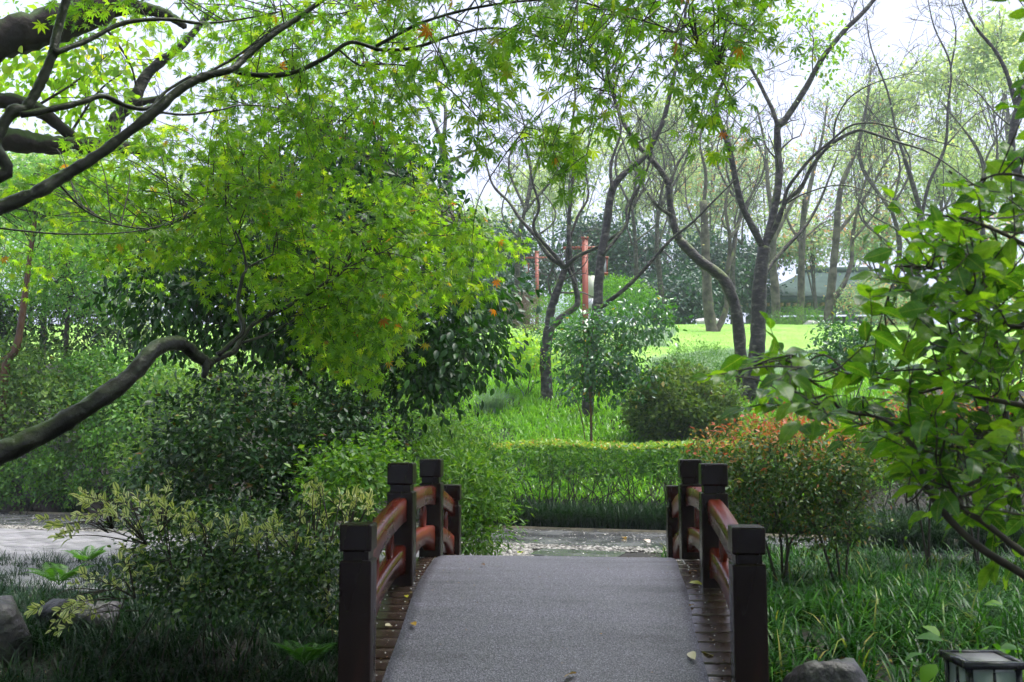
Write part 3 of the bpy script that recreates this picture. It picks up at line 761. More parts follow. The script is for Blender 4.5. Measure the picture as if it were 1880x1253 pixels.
# ------------------------------------------------------------------ the maple over the path (trunk beside the viewpoint, out of frame)
g = np.random.default_rng(21)
mx_, my_ = ts(-4.6, 3.6)
maple = empty('maple_tree', (mx_, my_, float(gz(mx_, my_))), 'green maple tree whose smooth dark limbs reach in from beside the bridge', 'tree')
root = np.array([mx_, my_, float(gz(mx_, my_))])
tr_ = smooth_path([root + [0, 0, -0.1], root + [0.05, 0.1, 0.5], root + [0.15, 0.3, 1.3], root + [0.1, 0.35, 2.2], root + [0.3, 0.3, 3.2], root + [0.5, 0.0, 4.3]], 5)
b = MB(); b.tube(tr_, np.linspace(0.19, 0.07, len(tr_)), 12, True, 0.05, g); b.build('trunk', M['maple_bark'], maple, True)
LIMBS = []
def mlimb(pix, d0, d1, r0, r1, start=None, **k):
    p = PL(pix, d0, d1)
    if start is not None: p = np.vstack([start, p])
    p = smooth_path(p, 6); r = np.linspace(r0, r1, len(p))
    b = MB()
    if r0 > 0.03:
        r = r * (1 + 0.16 * np.exp(-((np.arange(len(p)) % 13) - 6) ** 2 / 3.0) * g.uniform(0.2, 1, len(p)))
        sprout(b, p, 0.006, g, 9, 0.14, 1, 0.35)
    b.tube(p, r, 12 if r0 > 0.02 else 6, True, 0.12, g); b.build('limb', M['maple_bark'], maple, True)
    LIMBS.append((p, r)); return p
mlimb([(-160, 880), (-60, 855), (0, 832), (90, 790), (180, 735), (240, 690), (275, 650), (300, 633), (335, 632), (358, 652), (385, 670)], 4.9, 6.0, 0.064, 0.034, start=tr_[8])
mlimb([(372, 655), (378, 676), (374, 693)], 5.95, 5.93, 0.030, 0.016)
mlimb([(380, 668), (408, 655), (430, 645), (445, 620), (470, 592), (530, 562), (590, 525), (630, 498), (640, 470)], 6.0, 6.6, 0.022, 0.006)
mlimb([(400, 652), (425, 630), (447, 605), (437, 560), (445, 510), (452, 490), (440, 440), (415, 400)], 6.0, 6.4, 0.018, 0.005)
mlimb([(452, 492), (480, 478), (510, 465)], 6.3, 6.5, 0.008, 0.003)
mlimb([(445, 630), (500, 610), (550, 580), (600, 545), (660, 530)], 6.1, 6.9, 0.009, 0.003)
mlimb([(465, 597), (500, 570), (545, 545), (600, 520), (660, 470), (700, 440)], 6.2, 7.0, 0.010, 0.003)
mlimb([(-170, 430), (-60, 402), (0, 382), (70, 352), (120, 322), (180, 285), (240, 240), (290, 200), (330, 165), (372, 142), (425, 128), (450, 105), (500, 65), (545, 35), (600, -5), (680, -60)], 4.8, 6.2, 0.040, 0.012, start=tr_[14])
mlimb([(420, 128), (480, 139), (540, 133), (600, 105), (645, 78), (700, 92), (760, 88), (830, 66), (900, 52), (970, 62), (1040, 90), (1100, 140), (1150, 200)], 5.9, 6.0, 0.017, 0.003)
mlimb([(372, 140), (440, 100), (510, 50), (560, 32), (640, 22), (740, -10)], 5.85, 6.6, 0.010, 0.003)
mlimb([(-60, 330), (-10, 260), (20, 208), (48, 198), (72, 158), (95, 105), (105, 60), (125, -10), (150, -90)], 4.9, 5.4, 0.034, 0.018, start=tr_[18])
mlimb([(98, 98), (160, 75), (230, 42), (310, 36), (370, 43), (440, 36), (520, 20)], 5.2, 6.2, 0.018, 0.004)
mlimb([(38, 212), (100, 200), (150, 188), (190, 177), (235, 196), (275, 198), (305, 168), (350, 140)], 5.0, 5.7, 0.020, 0.008)
mlimb([(290, 206), (340, 211), (400, 203), (452, 193), (540, 205), (640, 240)], 5.7, 6.6, 0.009, 0.003)
mlimb([(620, 90), (660, 120), (700, 118), (760, 125), (820, 160), (880, 220), (930, 280)], 6.0, 6.2, 0.007, 0.003)
mlimb([(690, 85), (780, 40), (900, 10), (1040, 0), (1150, 30), (1240, 60), (1320, 120)], 5.6, 5.3, 0.010, 0.003)
mlimb([(540, 205), (620, 260), (700, 300), (790, 370), (860, 430)], 6.4, 7.4, 0.006, 0.002)
mlimb([(100, 330), (170, 395), (280, 420), (400, 380), (520, 400)], 6.2, 7.2, 0.007, 0.002)
mlimb([(0, 100 + 320), (120, 430), (250, 425), (330, 400), (400, 360)], 5.5, 6.5, 0.006, 0.002)
LP = np.concatenate([p for p, r in LIMBS])

def in_poly(x, y, poly):
    poly = np.array(poly, float); c = np.zeros(len(x), bool); j = len(poly) - 1
    for i in range(len(poly)):
        xi, yi = poly[i]; xj, yj = poly[j]
        c ^= ((yi > y) != (yj > y)) & (x < (xj - xi) * (y - yi) / (yj - yi + 1e-9) + xi); j = i
    return c
def sprays(polys, g, out_pos, out_D, out_N, out_s, tw, size=0.049):
    for (poly, n, d0, d1, per, R) in polys:
        pa = np.array(poly); m = 0
        while m < n:
            x = g.uniform(pa[:, 0].min(), pa[:, 0].max(), 1); y = g.uniform(pa[:, 1].min(), pa[:, 1].max(), 1)
            if not in_poly(x, y, poly)[0]: continue
            m += 1
            c = P(x[0], y[0], g.uniform(d0, d1))
            near = LP[np.argmin(np.linalg.norm(LP - c, axis=1) + g.random(len(LP)) * 0.15)]
            dv = nrm(nrm(c - near) * 0.7 + g.normal(size=3) * np.array([0.5, 0.5, 0.15]) + np.array([0, 0, -0.18]))
            st_ = c - dv * R * 0.8
            if np.linalg.norm(st_ - near) < 2.2:
                mid = (near + st_) / 2 + np.array([0, 0, 0.08]) + g.normal(size=3) * 0.05
                tw.tube(smooth_path([near, mid, st_], 4), np.linspace(0.0045, 0.0025, 9), 4, False)
            tp = twig_path(st_, dv, R * 1.8, g, 5, 0.35, -0.25)
            tw.tube(tp, np.linspace(0.0026, 0.0012, len(tp)), 3, False)
            sidev = nrm(np.cross(dv, [0, 0, 1.0]) + g.normal(size=3) * 0.15)
            for q in range(3):
                i = 1 + q; sg = 1 if q % 2 else -1
                t2 = twig_path(tp[i], nrm(dv * 0.7 + sidev * sg), R * 0.7, g, 3, 0.3, -0.2)
                tw.tube(t2, np.linspace(0.0018, 0.001, len(t2)), 3, False)
            k = int(per * g.uniform(0.6, 1.4)); f = g.random(k)
            idx = f * (len(tp) - 1); i0 = np.minimum(idx.astype(int), len(tp) - 2); fr = (idx - i0)[:, None]
            base = tp[i0] * (1 - fr) + tp[i0 + 1] * fr
            lat = g.uniform(-1, 1, k); wid = R * 0.75 * np.sqrt(np.maximum(0.05, 1 - (f - 0.35) ** 2 / 0.5))
            pos = base + sidev * (lat * wid)[:, None] + g.normal(size=(k, 3)) * np.array([0.035, 0.035, 0.05]) + np.array([0, 0, -0.04]) * np.abs(lat)[:, None]
            D = nrm(dv * 0.5 + sidev * (lat * 0.8)[:, None] + g.normal(size=(k, 3)) * 0.35 + np.array([0, 0, -0.55]))
            Nn = nrm(g.normal(size=(k, 3)) * 0.6 + np.array([0, 0, 0.8]) + nrm(CAM_P - pos) * 0.25)
            out_pos.append(pos); out_D.append(D); out_N.append(Nn); out_s.append(size * g.uniform(0.5, 1.4, k))

pos_, D_, N_, s_ = [], [], [], []
tw = MB()
sprays([
    ([(330, 290), (520, 250), (600, 330), (560, 420), (420, 440), (300, 380)], 40, 6.0, 8.4, 54, 0.27),
    ([(480, 400), (700, 400), (930, 430), (900, 510), (700, 540), (520, 500)], 54, 6.0, 8.6, 56, 0.27),
    ([(520, 500), (760, 510), (740, 610), (650, 680), (560, 640)], 38, 6.2, 8.2, 54, 0.25),
    ([(640, 330), (800, 340), (930, 440), (760, 430)], 22, 6.4, 8.6, 50, 0.26),
    ([(230, 330), (330, 400), (420, 440), (480, 520), (400, 500), (260, 430)], 18, 6.4, 8.4, 50, 0.26),
    ([(300, 20), (480, 0), (760, 0), (800, 120), (760, 300), (560, 260), (430, 220), (340, 200), (420, 110)], 92, 5.8, 8.0, 38, 0.27),
    ([(180, 230), (420, 180), (480, 330), (300, 400), (60, 380), (0, 330), (60, 290)], 40, 6.6, 8.6, 40, 0.28),
    ([(0, 400), (240, 330), (330, 470), (200, 520), (0, 500)], 20, 7.5, 9.4, 30, 0.3),
    ([(120, 0), (320, 0), (300, 40), (140, 30)], 8, 5.4, 7.2, 18, 0.22),
], g, pos_, D_, N_, s_, tw)
sprays([
    ([(700, -60), (1420, -60), (1400, 60), (1340, 100), (1240, 70), (1120, 90), (980, 90), (850, 120), (740, 130)], 62, 4.8, 6.6, 22, 0.22),
    ([(760, 110), (880, 110), (960, 200), (1090, 230), (1110, 280), (1010, 330), (980, 270), (880, 280), (800, 200)], 24, 5.2, 6.6, 18, 0.19),
    ([(960, 60), (1130, 80), (1200, 200), (1190, 290), (1150, 240), (1060, 190)], 14, 5.0, 6.2, 13, 0.18),
    ([(1180, 40), (1330, 50), (1345, 240), (1310, 250), (1270, 170), (1200, 130)], 15, 4.8, 6.0, 13, 0.18),
    ([(1330, 0), (1420, 0), (1390, 90), (1340, 130)], 5, 4.6, 5.4, 13, 0.17),
], g, pos_, D_, N_, s_, tw, size=0.056)
pos_, D_, N_, s_ = map(np.concatenate, (pos_, D_, N_, s_))
tag(tw.build('twigs', M['stem'], maple, True), kind='stuff')
leaves_split('leaf', T_MAPLE7, pos_, D_, N_, s_, M['maple'], maple, 300, 'crown')

# unseen foliage added over and around the viewpoint to shade bridge and near banks
g = np.random.default_rng(22)
cr = [(np.array([-4.5, 1.5, 5.2]), (3.8, 4.2, 1.0)), (np.array([0.5, -0.5, 5.3]), (4.5, 3.2, 0.9)), (np.array([-3.6, 3.4, 5.7]), (3.0, 1.8, 0.8)), (np.array([2.2, 4.2, 5.6]), (3.0, 2.2, 0.7)), (np.array([-1.6, 5.3, 5.5]), (3.2, 1.3, 0.7)), (np.array([3.6, 5.8, 6.0]), (2.4, 1.6, 0.7)),
      (np.array([4.6, 0.6, 4.8]), (3.0, 3.4, 1.2)), (np.array([-7.0, 4.5, 4.2]), (2.2, 3.6, 1.9)), (np.array([0.0, -5.0, 3.4]), (6.5, 1.6, 2.6)), (np.array([-6.8, -1.0, 3.0]), (2.0, 4.0, 2.6)), (np.array([6.6, 0.5, 3.0]), (1.8, 4.0, 2.4))]
pos, out, cc = clumps(cr, 1500, 30, 0.36, g, 2.2)
c = (pos - CAM_P) @ CAM_R; dd = -c[:, 2]
vis = (dd > 0.2) & (np.abs(c[:, 0]) < dd * 0.53) & (np.abs(c[:, 1]) < dd * 0.36)  # leaves inside the view, cut so the added foliage stays unseen
pos, out = pos[~vis], out[~vis]
D, Nn = leaf_dirs(out, g, 0.3, 1.2, 0.5)
leaves('added_shade_canopy', T_FOLD, pos, D, Nn, 0.17 * g.uniform(0.8, 1.3, len(pos)), M['maple'], maple, 'stuff')
b = MB()
for e in cc[::16]:
    p = smooth_path([tr_[-6], (tr_[-6] + e) / 2 + [0, 0, 0.9], e], 5)
    c = (p - CAM_P) @ CAM_R; dd = -c[:, 2]
    if np.any((dd > 0.2) & (np.abs(c[:, 0]) < dd * 0.56) & (np.abs(c[:, 1]) < dd * 0.40)): continue      # skip limbs that would cross the view
    b.tube(p, np.linspace(0.035, 0.008, len(p)), 5, False)
tag(b.build('added_shade_limbs', M['maple_bark'], maple, True), kind='stuff')

# ------------------------------------------------------------------ cherry trees on the slope (bare, forked)
def cherry(name, label, trunk, limbs, d, r0, r1, seed, group='bare trees on the slope', tw_n=7, tw_L=1.2, level=3, leafy=None, bark='cherry_bark', lr=0.5, cat='tree'):
    global RMIN
    RMIN = d * 0.00024
    g = np.random.default_rng(seed)
    p = PL(trunk, d); b0 = p[0].copy(); b0[2] = float(gz(b0[0], b0[1]))
    o = empty(name, b0, label, cat, group)
    p = np.vstack([[b0[0], b0[1], min(b0[2], p[0][2]) - 0.1], p]) if p[0][2] > b0[2] - 0.05 else p
    p = smooth_path(p, 5); r = np.linspace(r0, r1, len(p)); r[:4] *= np.linspace(1.35, 1.03, 4)
    b = MB(); b.tube(p, r, 10, True, 0.08, g); b.build('trunk', M[bark], o, True)
    tb = MB(); tips = []
    for L in limbs:
        pix, ra, rb = L[0], L[1], L[2]; dz = L[3] if len(L) > 3 else g.uniform(-0.8, 0.8)
        q = smooth_path(PL(pix, d, d + dz), 5); rr = np.linspace(ra, rb, len(q))
        b = MB(); b.tube(q, rr, 8 if ra > 0.03 else 6, True, 0.08, g); b.build('limb', M[bark], o, True)
        sprout(tb, q, max(0.006, rb * 0.9), g, tw_n, tw_L, level, 0.3, 0.2, 0.55, tips=tips)
    if tb.n: tag(tb.build('twigs', M['twig'], o, True), kind='stuff')
    RMIN = 0.0022
    if leafy and tips:
        n, size, mat = leafy; tips = np.array(tips)
        k = g.integers(0, len(tips), n); pos = tips[k] + g.normal(size=(n, 3)) * 0.12
        D, Nn = leaf_dirs(nrm(g.normal(size=(n, 3))), g, 0.5, 0.6)
        leaves('sparse_leaves', T_FOLD, pos, D, Nn, size * g.uniform(0.6, 1.2, n), M[mat], o, 'stuff')
    return o

cherry('cherry_tree', 'bare twisted tree with a knotty forked trunk behind the small camellia', [(1005, 738), (1003, 700), (1001, 660), (1006, 615), (1010, 600)],
       [([(1008, 604), (1010, 575), (1022, 537), (1035, 500), (1038, 488)], 0.115, 0.075, 0.2),
        ([(1038, 492), (1008, 470), (984, 435), (955, 402), (935, 372), (905, 340), (890, 290)], 0.07, 0.02, 0.8),
        ([(1037, 490), (1012, 462), (984, 428), (980, 408), (990, 380), (978, 335), (968, 280), (960, 220), (930, 160)], 0.055, 0.012, -0.5),
        ([(1036, 492), (1062, 470), (1095, 455), (1130, 432), (1150, 415), (1160, 370), (1185, 320), (1200, 260)], 0.055, 0.014, -0.9),
        ([(1009, 604), (1035, 580), (1060, 558), (1055, 520), (1048, 480), (1044, 430), (1046, 385), (1052, 320), (1048, 250), (1056, 180), (1050, 110)], 0.09, 0.018, 0.5),
        ([(1056, 525), (1040, 470), (1060, 400), (1080, 360), (1075, 300), (1090, 230), (1105, 150)], 0.045, 0.012, 1.2)],
       24.0, 0.15, 0.125, 31, leafy=(60, 0.10, 'far_green'))
cherry('cherry_tree', 'grey leaning tree trunk rising through the small camellia bush', [(1078, 768), (1082, 700), (1088, 640), (1094, 590), (1098, 560)],
       [([(1098, 562), (1099, 520), (1104, 470), (1112, 425), (1124, 350), (1150, 315), (1183, 288), (1205, 250), (1220, 215), (1238, 137), (1255, 50), (1265, -30)], 0.115, 0.03, 0.4),
        ([(1098, 570), (1120, 552), (1150, 528), (1190, 487), (1231, 441), (1270, 410), (1310, 370), (1350, 330)], 0.065, 0.014, -0.8),
        ([(1104, 470), (1130, 440), (1150, 410), (1152, 380), (1180, 330), (1195, 290), (1200, 230)], 0.05, 0.012, 1.0),
        ([(1124, 350), (1122, 300), (1140, 240), (1130, 170), (1150, 90)], 0.045, 0.010, 0.6)],
       22.5, 0.15, 0.13, 32, leafy=(40, 0.10, 'far_green'))
cherry('cherry_tree', 'pale barked tree bending sideways with a broken branch stub', [(1366, 745), (1364, 700), (1360, 655), (1353, 578), (1333, 520), (1310, 497), (1285, 479), (1247, 441)],
       [([(1247, 441), (1238, 415), (1231, 385), (1228, 343), (1217, 319), (1195, 292), (1169, 264), (1140, 215), (1120, 150), (1110, 80), (1105, 10)], 0.10, 0.03, 0.3),
        ([(1231, 395), (1215, 385), (1198, 370)], 0.05, 0.035, -0.2),
        ([(1228, 343), (1245, 300), (1270, 260), (1290, 200), (1300, 130)], 0.04, 0.010, 0.8),
        ([(1169, 264), (1195, 250), (1225, 240), (1250, 215)], 0.03, 0.008, -0.6)],
       23.6, 0.155, 0.115, 33)
cherry('cherry_tree', 'tall dark Y-shaped tree standing above the reddening bush', [(1368, 765), (1374, 720), (1383, 680), (1391, 630), (1393, 560), (1397, 500), (1403, 455)],
       [([(1402, 458), (1388, 430), (1365, 385), (1353, 343), (1345, 300), (1336, 262), (1320, 220), (1314, 189), (1320, 165), (1329, 148), (1346, 93), (1377, 51), (1412, 8), (1440, -40)], 0.085, 0.025, -0.6),
        ([(1346, 95), (1338, 88), (1334, 76)], 0.03, 0.02, 0.0),
        ([(1404, 460), (1415, 415), (1424, 370), (1430, 330), (1429, 290), (1427, 240), (1430, 222)], 0.095, 0.078, 0.4),
        ([(1428, 232), (1418, 202), (1405, 175), (1391, 147), (1372, 115), (1345, 75), (1330, 50), (1318, 10), (1310, -40)], 0.055, 0.025, 0.7),
        ([(1430, 230), (1445, 215), (1480, 161), (1511, 106), (1549, 58), (1580, 28), (1604, 0), (1640, -50)], 0.08, 0.04, 0.2),
        ([(1408, 452), (1432, 400), (1445, 350), (1465, 320), (1490, 290), (1525, 260), (1560, 232), (1600, 226), (1645, 236), (1700, 255), (1760, 270)], 0.05, 0.012, -1.2),
        ([(1410, 448), (1440, 376), (1470, 345), (1495, 300), (1530, 262), (1575, 240), (1600, 245), (1650, 262), (1700, 278), (1750, 310), (1795, 345)], 0.055, 0.012, -1.6),
        ([(1406, 500), (1420, 480), (1446, 451), (1480, 414), (1505, 370), (1525, 320), (1540, 280)], 0.065, 0.014, 1.0),
        ([(1320, 190), (1340, 180), (1365, 160), (1385, 140), (1430, 120), (1475, 98)], 0.022, 0.006, -0.3),
        ([(1440, 376), (1480, 355), (1540, 340), (1600, 355), (1660, 385), (1710, 400)], 0.022, 0.006, -0.9),
        ([(1530, 262), (1535, 220), (1560, 180), (1600, 155), (1650, 140), (1690, 130)], 0.024, 0.006, -1.3)],
       22.8, 0.20, 0.15, 34, tw_n=8, tw_L=1.3, leafy=(120, 0.09, 'far_green'))
# leaf cluster growing on the Y-shaped tree
cherry('slender_tree', 'slim fork-trunked tree at the edge of the bright lawn', [(1311, 628), (1306, 600), (1300, 560), (1297, 500), (1294, 430), (1292, 370)],
       [([(1310, 618), (1325, 590), (1334, 560), (1336, 500), (1340, 440), (1332, 380), (1345, 330), (1370, 290)], 0.13, 0.03, 0.5),
        ([(1296, 480), (1285, 430), (1262, 380), (1258, 320)], 0.06, 0.02, 0.6), ([(1292, 375), (1296, 320), (1285, 260), (1300, 200)], 0.08, 0.02, 0.2),
        ([(1336, 500), (1352, 440), (1350, 400), (1368, 340)], 0.06, 0.02, 0.8), ([(1340, 440), (1362, 400), (1390, 330), (1400, 270)], 0.05, 0.015, 0.8)],
       36.5, 0.24, 0.13, 35, bark='pale_bark', tw_L=1.6, leafy=(200, 0.14, 'far_autumn'))
cherry('slender_tree', 'mossy straight trunk just right of the Y-shaped tree', [(1428, 640), (1426, 590), (1422, 520), (1418, 470), (1420, 400)],
       [([(1420, 410), (1410, 340), (1405, 270), (1390, 200)], 0.13, 0.04, 1), ([(1421, 440), (1450, 380), (1480, 330), (1500, 250)], 0.12, 0.03, 1)],
       46.0, 0.22, 0.16, 36, bark='pale_bark', tw_L=2.0, leafy=(500, 0.2, 'far_autumn'))
cherry('slender_tree', 'straight pale trunk in front of the pavilion roof', [(1467, 640), (1469, 590), (1471, 520), (1473, 440), (1478, 360)],
       [([(1475, 400), (1490, 330), (1510, 250), (1520, 180)], 0.14, 0.03, 1), ([(1472, 450), (1445, 400), (1440, 330)], 0.08, 0.03, 1), ([(1474, 440), (1510, 410), (1545, 400)], 0.07, 0.02, 1)],
       48.0, 0.19, 0.14, 37, bark='pale_bark', tw_L=2.2, leafy=(700, 0.2, 'far_autumn'))
cherry('slender_tree', 'grey forked trunk at the pavilion end of the lawn', [(1520, 640), (1521, 580), (1526, 530), (1530, 490), (1535, 440), (1538, 390)],
       [([(1537, 400), (1545, 340), (1570, 280), (1590, 200), (1600, 120)], 0.13, 0.04, 1), ([(1524, 560), (1550, 520), (1563, 480), (1566, 430), (1580, 360), (1600, 300)], 0.13, 0.04, 1),
        ([(1536, 430), (1560, 400), (1590, 360), (1625, 300), (1660, 240)], 0.09, 0.03, 1), ([(1566, 440), (1600, 400), (1640, 340), (1665, 290)], 0.07, 0.02, 1)],
       42.0, 0.20, 0.14, 38, bark='pale_bark', tw_L=2.0, leafy=(600, 0.18, 'far_autumn'))
cherry('slender_tree', 'thin dark-limbed tree above the broad leaves near the frame edge', [(1690, 620), (1688, 540), (1684, 470), (1690, 400), (1676, 340), (1660, 290)],
       [([(1662, 295), (1645, 240), (1630, 170), (1600, 90), (1590, 30)], 0.05, 0.015, 0.8), ([(1688, 420), (1705, 340), (1735, 270), (1740, 200), (1745, 120), (1715, 50), (1700, -20)], 0.06, 0.015, 0.6),
        ([(1745, 130), (1755, 60), (1740, 0)], 0.03, 0.01, 0.3), ([(1684, 465), (1650, 425), (1600, 395), (1570, 360)], 0.045, 0.012, -0.6), ([(1735, 270), (1780, 220), (1830, 190)], 0.03, 0.008, 0.5)],
       30.0, 0.13, 0.06, 39, tw_n=7, tw_L=1.3, leafy=(160, 0.12, 'far_green'))
cherry('slender_tree', 'dark limbs forking at the upper corner over the pale trees', [(1890, 420), (1872, 330), (1856, 280), (1862, 230), (1872, 190), (1878, 160)],
       [([(1868, 205), (1850, 140), (1828, 95), (1795, 55), (1775, 20), (1762, -15)], 0.06, 0.02, 0.6), ([(1876, 165), (1895, 110), (1930, 40)], 0.07, 0.03, 0.4),
        ([(1860, 235), (1830, 210), (1795, 170), (1755, 140)], 0.03, 0.008, 0.7)],
       24.0, 0.11, 0.085, 40, tw_n=7, tw_L=0.9, leafy=(90, 0.1, 'far_green'))
cherry('slender_tree', 'grey bare tree seen through the hanging maple leaves', [(842, 640), (838, 520), (826, 400), (820, 320), (812, 270)],
       [([(815, 280), (800, 230), (780, 190), (740, 150)], 0.12, 0.03, 1), ([(820, 300), (850, 285), (890, 270), (920, 255)], 0.07, 0.02, 1), ([(812, 275), (818, 200), (800, 140), (810, 60)], 0.09, 0.02, 1), ([(838, 330), (870, 300), (880, 220), (890, 140)], 0.06, 0.02, 1)],
       40.0, 0.28, 0.16, 41, tw_L=1.8, leafy=(90, 0.14, 'far_green'))
g = np.random.default_rng(60)
iv = empty('leaf_spray', P(1515, 120, 22.9), 'clump of green leaves sprouting on the right arm of the Y-shaped tree', 'leaves')
pos, out, cc = clumps([E(1510, 80, 22.9, 45, 70, 0.5), E(1500, 135, 22.7, 22, 30, 0.3), E(1455, 20, 22.9, 25, 25, 0.3)], 60, 9, 0.13, g, 2.5)
D, Nn = leaf_dirs(out, g, 0.4)
leaves('foliage', T_FOLD, pos, D, Nn, 0.14 * g.uniform(0.6, 1.2, len(pos)), M['maple'], iv, 'stuff')

# ------------------------------------------------------------------ the old mossy tree behind the maple, upper corner
g = np.random.default_rng(44)
ox, oy = ts(-8.2, 10.5)
old = empty('old_tree', (ox, oy, float(gz(ox, oy))), 'old tree with thick moss-covered dark limbs high behind the maple', 'tree')
base = np.array([ox, oy, float(gz(ox, oy))])
p = smooth_path([base + [0, 0, -0.2], base + [0.1, 0, 1.5], base + [-0.1, 0.2, 3.0], base + [0.2, 0.1, 4.6], base + [0.4, 0, 6.5]], 5)
b = MB(); b.tube(p, np.linspace(0.42, 0.28, len(p)), 12, True, 0.06, g); b.build('trunk', M['mossy_bark'], old, True)
def olimb(pix, d0, d1, ra, rb, mat='mossy_bark'):
    return limb('limb', pix, d0, d1, ra, rb, M[mat], old, g, 9, 5, 0.10)[0]
olimb([(-120, 120), (-40, 85), (20, 68), (80, 50), (150, 28), (185, 8), (200, -40)], 10.2, 10.8, 0.22, 0.17)
olimb([(110, 35), (160, 22), (210, 15), (250, 14), (290, 22), (320, 35), (340, 50)], 10.7, 11.0, 0.12, 0.035)
olimb([(-100, 160), (-30, 182), (30, 188), (75, 205), (110, 232), (140, 258)], 10.2, 11.0, 0.10, 0.06)
olimb([(-60, 240), (20, 258), (70, 264), (120, 268), (200, 270), (260, 274), (300, 280)], 10.4, 11.2, 0.15, 0.05)
olimb([(205, 258), (212, 225), (230, 200), (248, 180), (268, 140), (300, 110), (330, 88), (360, 55), (400, 10)], 11.2, 11.6, 0.085, 0.03, 'cherry_bark')
olimb([(245, 190), (275, 185), (300, 178)], 11.2, 11.3, 0.05, 0.03)
tb = MB()
for q, dd_ in ((PL([(170, 20), (240, 120), (250, 200)], 11, 11.5), 1), (PL([(60, 200), (140, 150), (200, 100)], 11, 11.4), 1), (PL([(120, 260), (180, 170), (230, 130)], 11.4, 11.6), 1), (PL([(330, 88), (280, 130), (240, 170)], 11.4, 11.6), 1)):
    q = smooth_path(q, 5); tb.tube(q, np.linspace(0.018, 0.006, len(q)), 5, False); sprout(tb, q, 0.012, g, 8, 0.7, 2, 0.1, 0.1)
tag(tb.build('twigs', M['stem'], old, True), kind='stuff')
pos, out, cc = clumps([E(120, 110, 11.5, 90, 70, 0.9), E(200, 150, 11.6, 80, 70, 0.8), E(60, 130, 11.8, 80, 60, 0.9), E(220, 60, 11.8, 60, 40, 0.8), E(160, 230, 11.9, 80, 40, 0.8)], 95, 13, 0.2, g, 2.5)
D, Nn = leaf_dirs(out, g, 0.4, 0.5)
leaves('foliage', T_BROAD, pos, D, Nn, 0.12 * g.uniform(0.6, 1.2, len(pos)), M['yellow_leaf'], old, 'stuff')
pos, out, cc = clumps([E(60, 40, 12.5, 120, 60, 1.2), E(-40, 120, 12.5, 120, 100, 1.2), E(420, 40, 12.5, 90, 60, 1.2), E(560, 40, 12.8, 120, 80, 1.2)], 90, 16, 0.26, g, 2.5)
D, Nn = leaf_dirs(out, g, 0.4, 0.5)
leaves('foliage', T_FOLD, pos, D, Nn, 0.10 * g.uniform(0.6, 1.2, len(pos)), M['maple_far'], old, 'stuff')

# ------------------------------------------------------------------ evergreen trees and shrubs left of the bridge
g = np.random.default_rng(50)
ev_ells = [E(590, 400, 12.6, 200, 150, 1.4), E(640, 300, 12.8, 150, 90, 1.1), E(330, 520, 12.0, 130, 120, 1.0), E(480, 540, 12.6, 160, 140, 1.2), E(700, 470, 12.8, 190, 130, 1.3), E(800, 560, 12.4, 140, 120, 1.1),
           E(850, 640, 12.2, 95, 90, 0.9), E(760, 690, 12.0, 80, 70, 0.7), E(740, 330, 13.0, 110, 90, 1.0), E(640, 600, 12.6, 170, 100, 1.0)]
ex, ey = P(672, 800, 12.6)[:2]
ever = empty('evergreen_tree', (ex, ey, float(gz(ex, ey))), 'large dark glossy evergreen tree behind the maple leaves beside the path', 'tree')
eb = np.array([ex, ey, float(gz(ex, ey))])
pos, out, cc = clumps(ev_ells, 800, 28, 0.20, g, 3.2, 0.6)
D, Nn = leaf_dirs(out, g, 0.75, 0.7, 0.55)
leaves_split('leaf', T_OVAL, pos, D, Nn, 0.12 * g.uniform(0.6, 1.25, len(pos)), M['evergreen'], ever, 300)
for k, (pix) in enumerate([[(668, 830), (668, 760), (676, 700), (690, 640), (700, 520), (690, 420), (680, 330)], [(660, 830), (640, 730), (610, 650), (560, 560), (500, 480), (450, 420)], [(672, 760), (700, 690), (770, 640), (850, 600)],
                           [(650, 780), (560, 690), (450, 620), (360, 560), (310, 500)], [(720, 668), (750, 690), (790, 685), (830, 650)]]):
    p = smooth_path(PL(pix, 12.6, 12.6 + g.uniform(-0.5, 0.5)), 5)
    if k < 2: p[0][2] = eb[2] - 0.05
    b = MB(); b.tube(p, np.linspace((0.06, 0.045, 0.03, 0.03, 0.02)[k], 0.008, len(p)), 7, True, 0.06, g)
    sprout(b, p, 0.012, g, 14, 0.8, 2, 0.3, 0.1)
    b.build('trunk' if k == 0 else 'limb', M['stem'], ever, True)

bush('dark_shrub', [E(470, 800, 11.4, 190, 110, 1.0), E(620, 790, 11.6, 130, 90, 0.9), E(360, 870, 11.0, 110, 90, 0.8), E(520, 900, 10.8, 150, 80, 0.8)], 430, 34, 0.13, 0.085, M['dark_bush'],
     'broad dark small-leaved shrub under the evergreen, behind the variegated bush', 51, T_FOLD, 8)
bush('leafy_shrub', [E(640, 890, 10.0, 75, 70, 0.5), E(690, 860, 10.2, 50, 50, 0.4)], 90, 34, 0.11, 0.075, M['spring_bush'], 'fresh green leafy shrub just outside the left railing', 52, T_FOLD, 5)
bush('willow_leaved_shrub', [E(862, 900, 10.6, 68, 72, 0.55), E(880, 965, 10.4, 55, 50, 0.5), E(820, 880, 11.0, 60, 60, 0.5)], 240, 34, 0.10, 0.085, M['spring_bush'],
     'bright green narrow-leaved shrub at the far left end of the bridge', 53, T_NARROW, 7, droop=0.1)
bush('leafy_shrub', [E(740, 770, 15.5, 110, 60, 1.0), E(820, 800, 16.0, 90, 45, 0.9), E(690, 830, 14.5, 90, 50, 0.9)], 260, 36, 0.15, 0.10, M['spring_bush'], 'low mid-green undergrowth shrub between the evergreen and the grassy slope', 54, T_NARROW, 6)
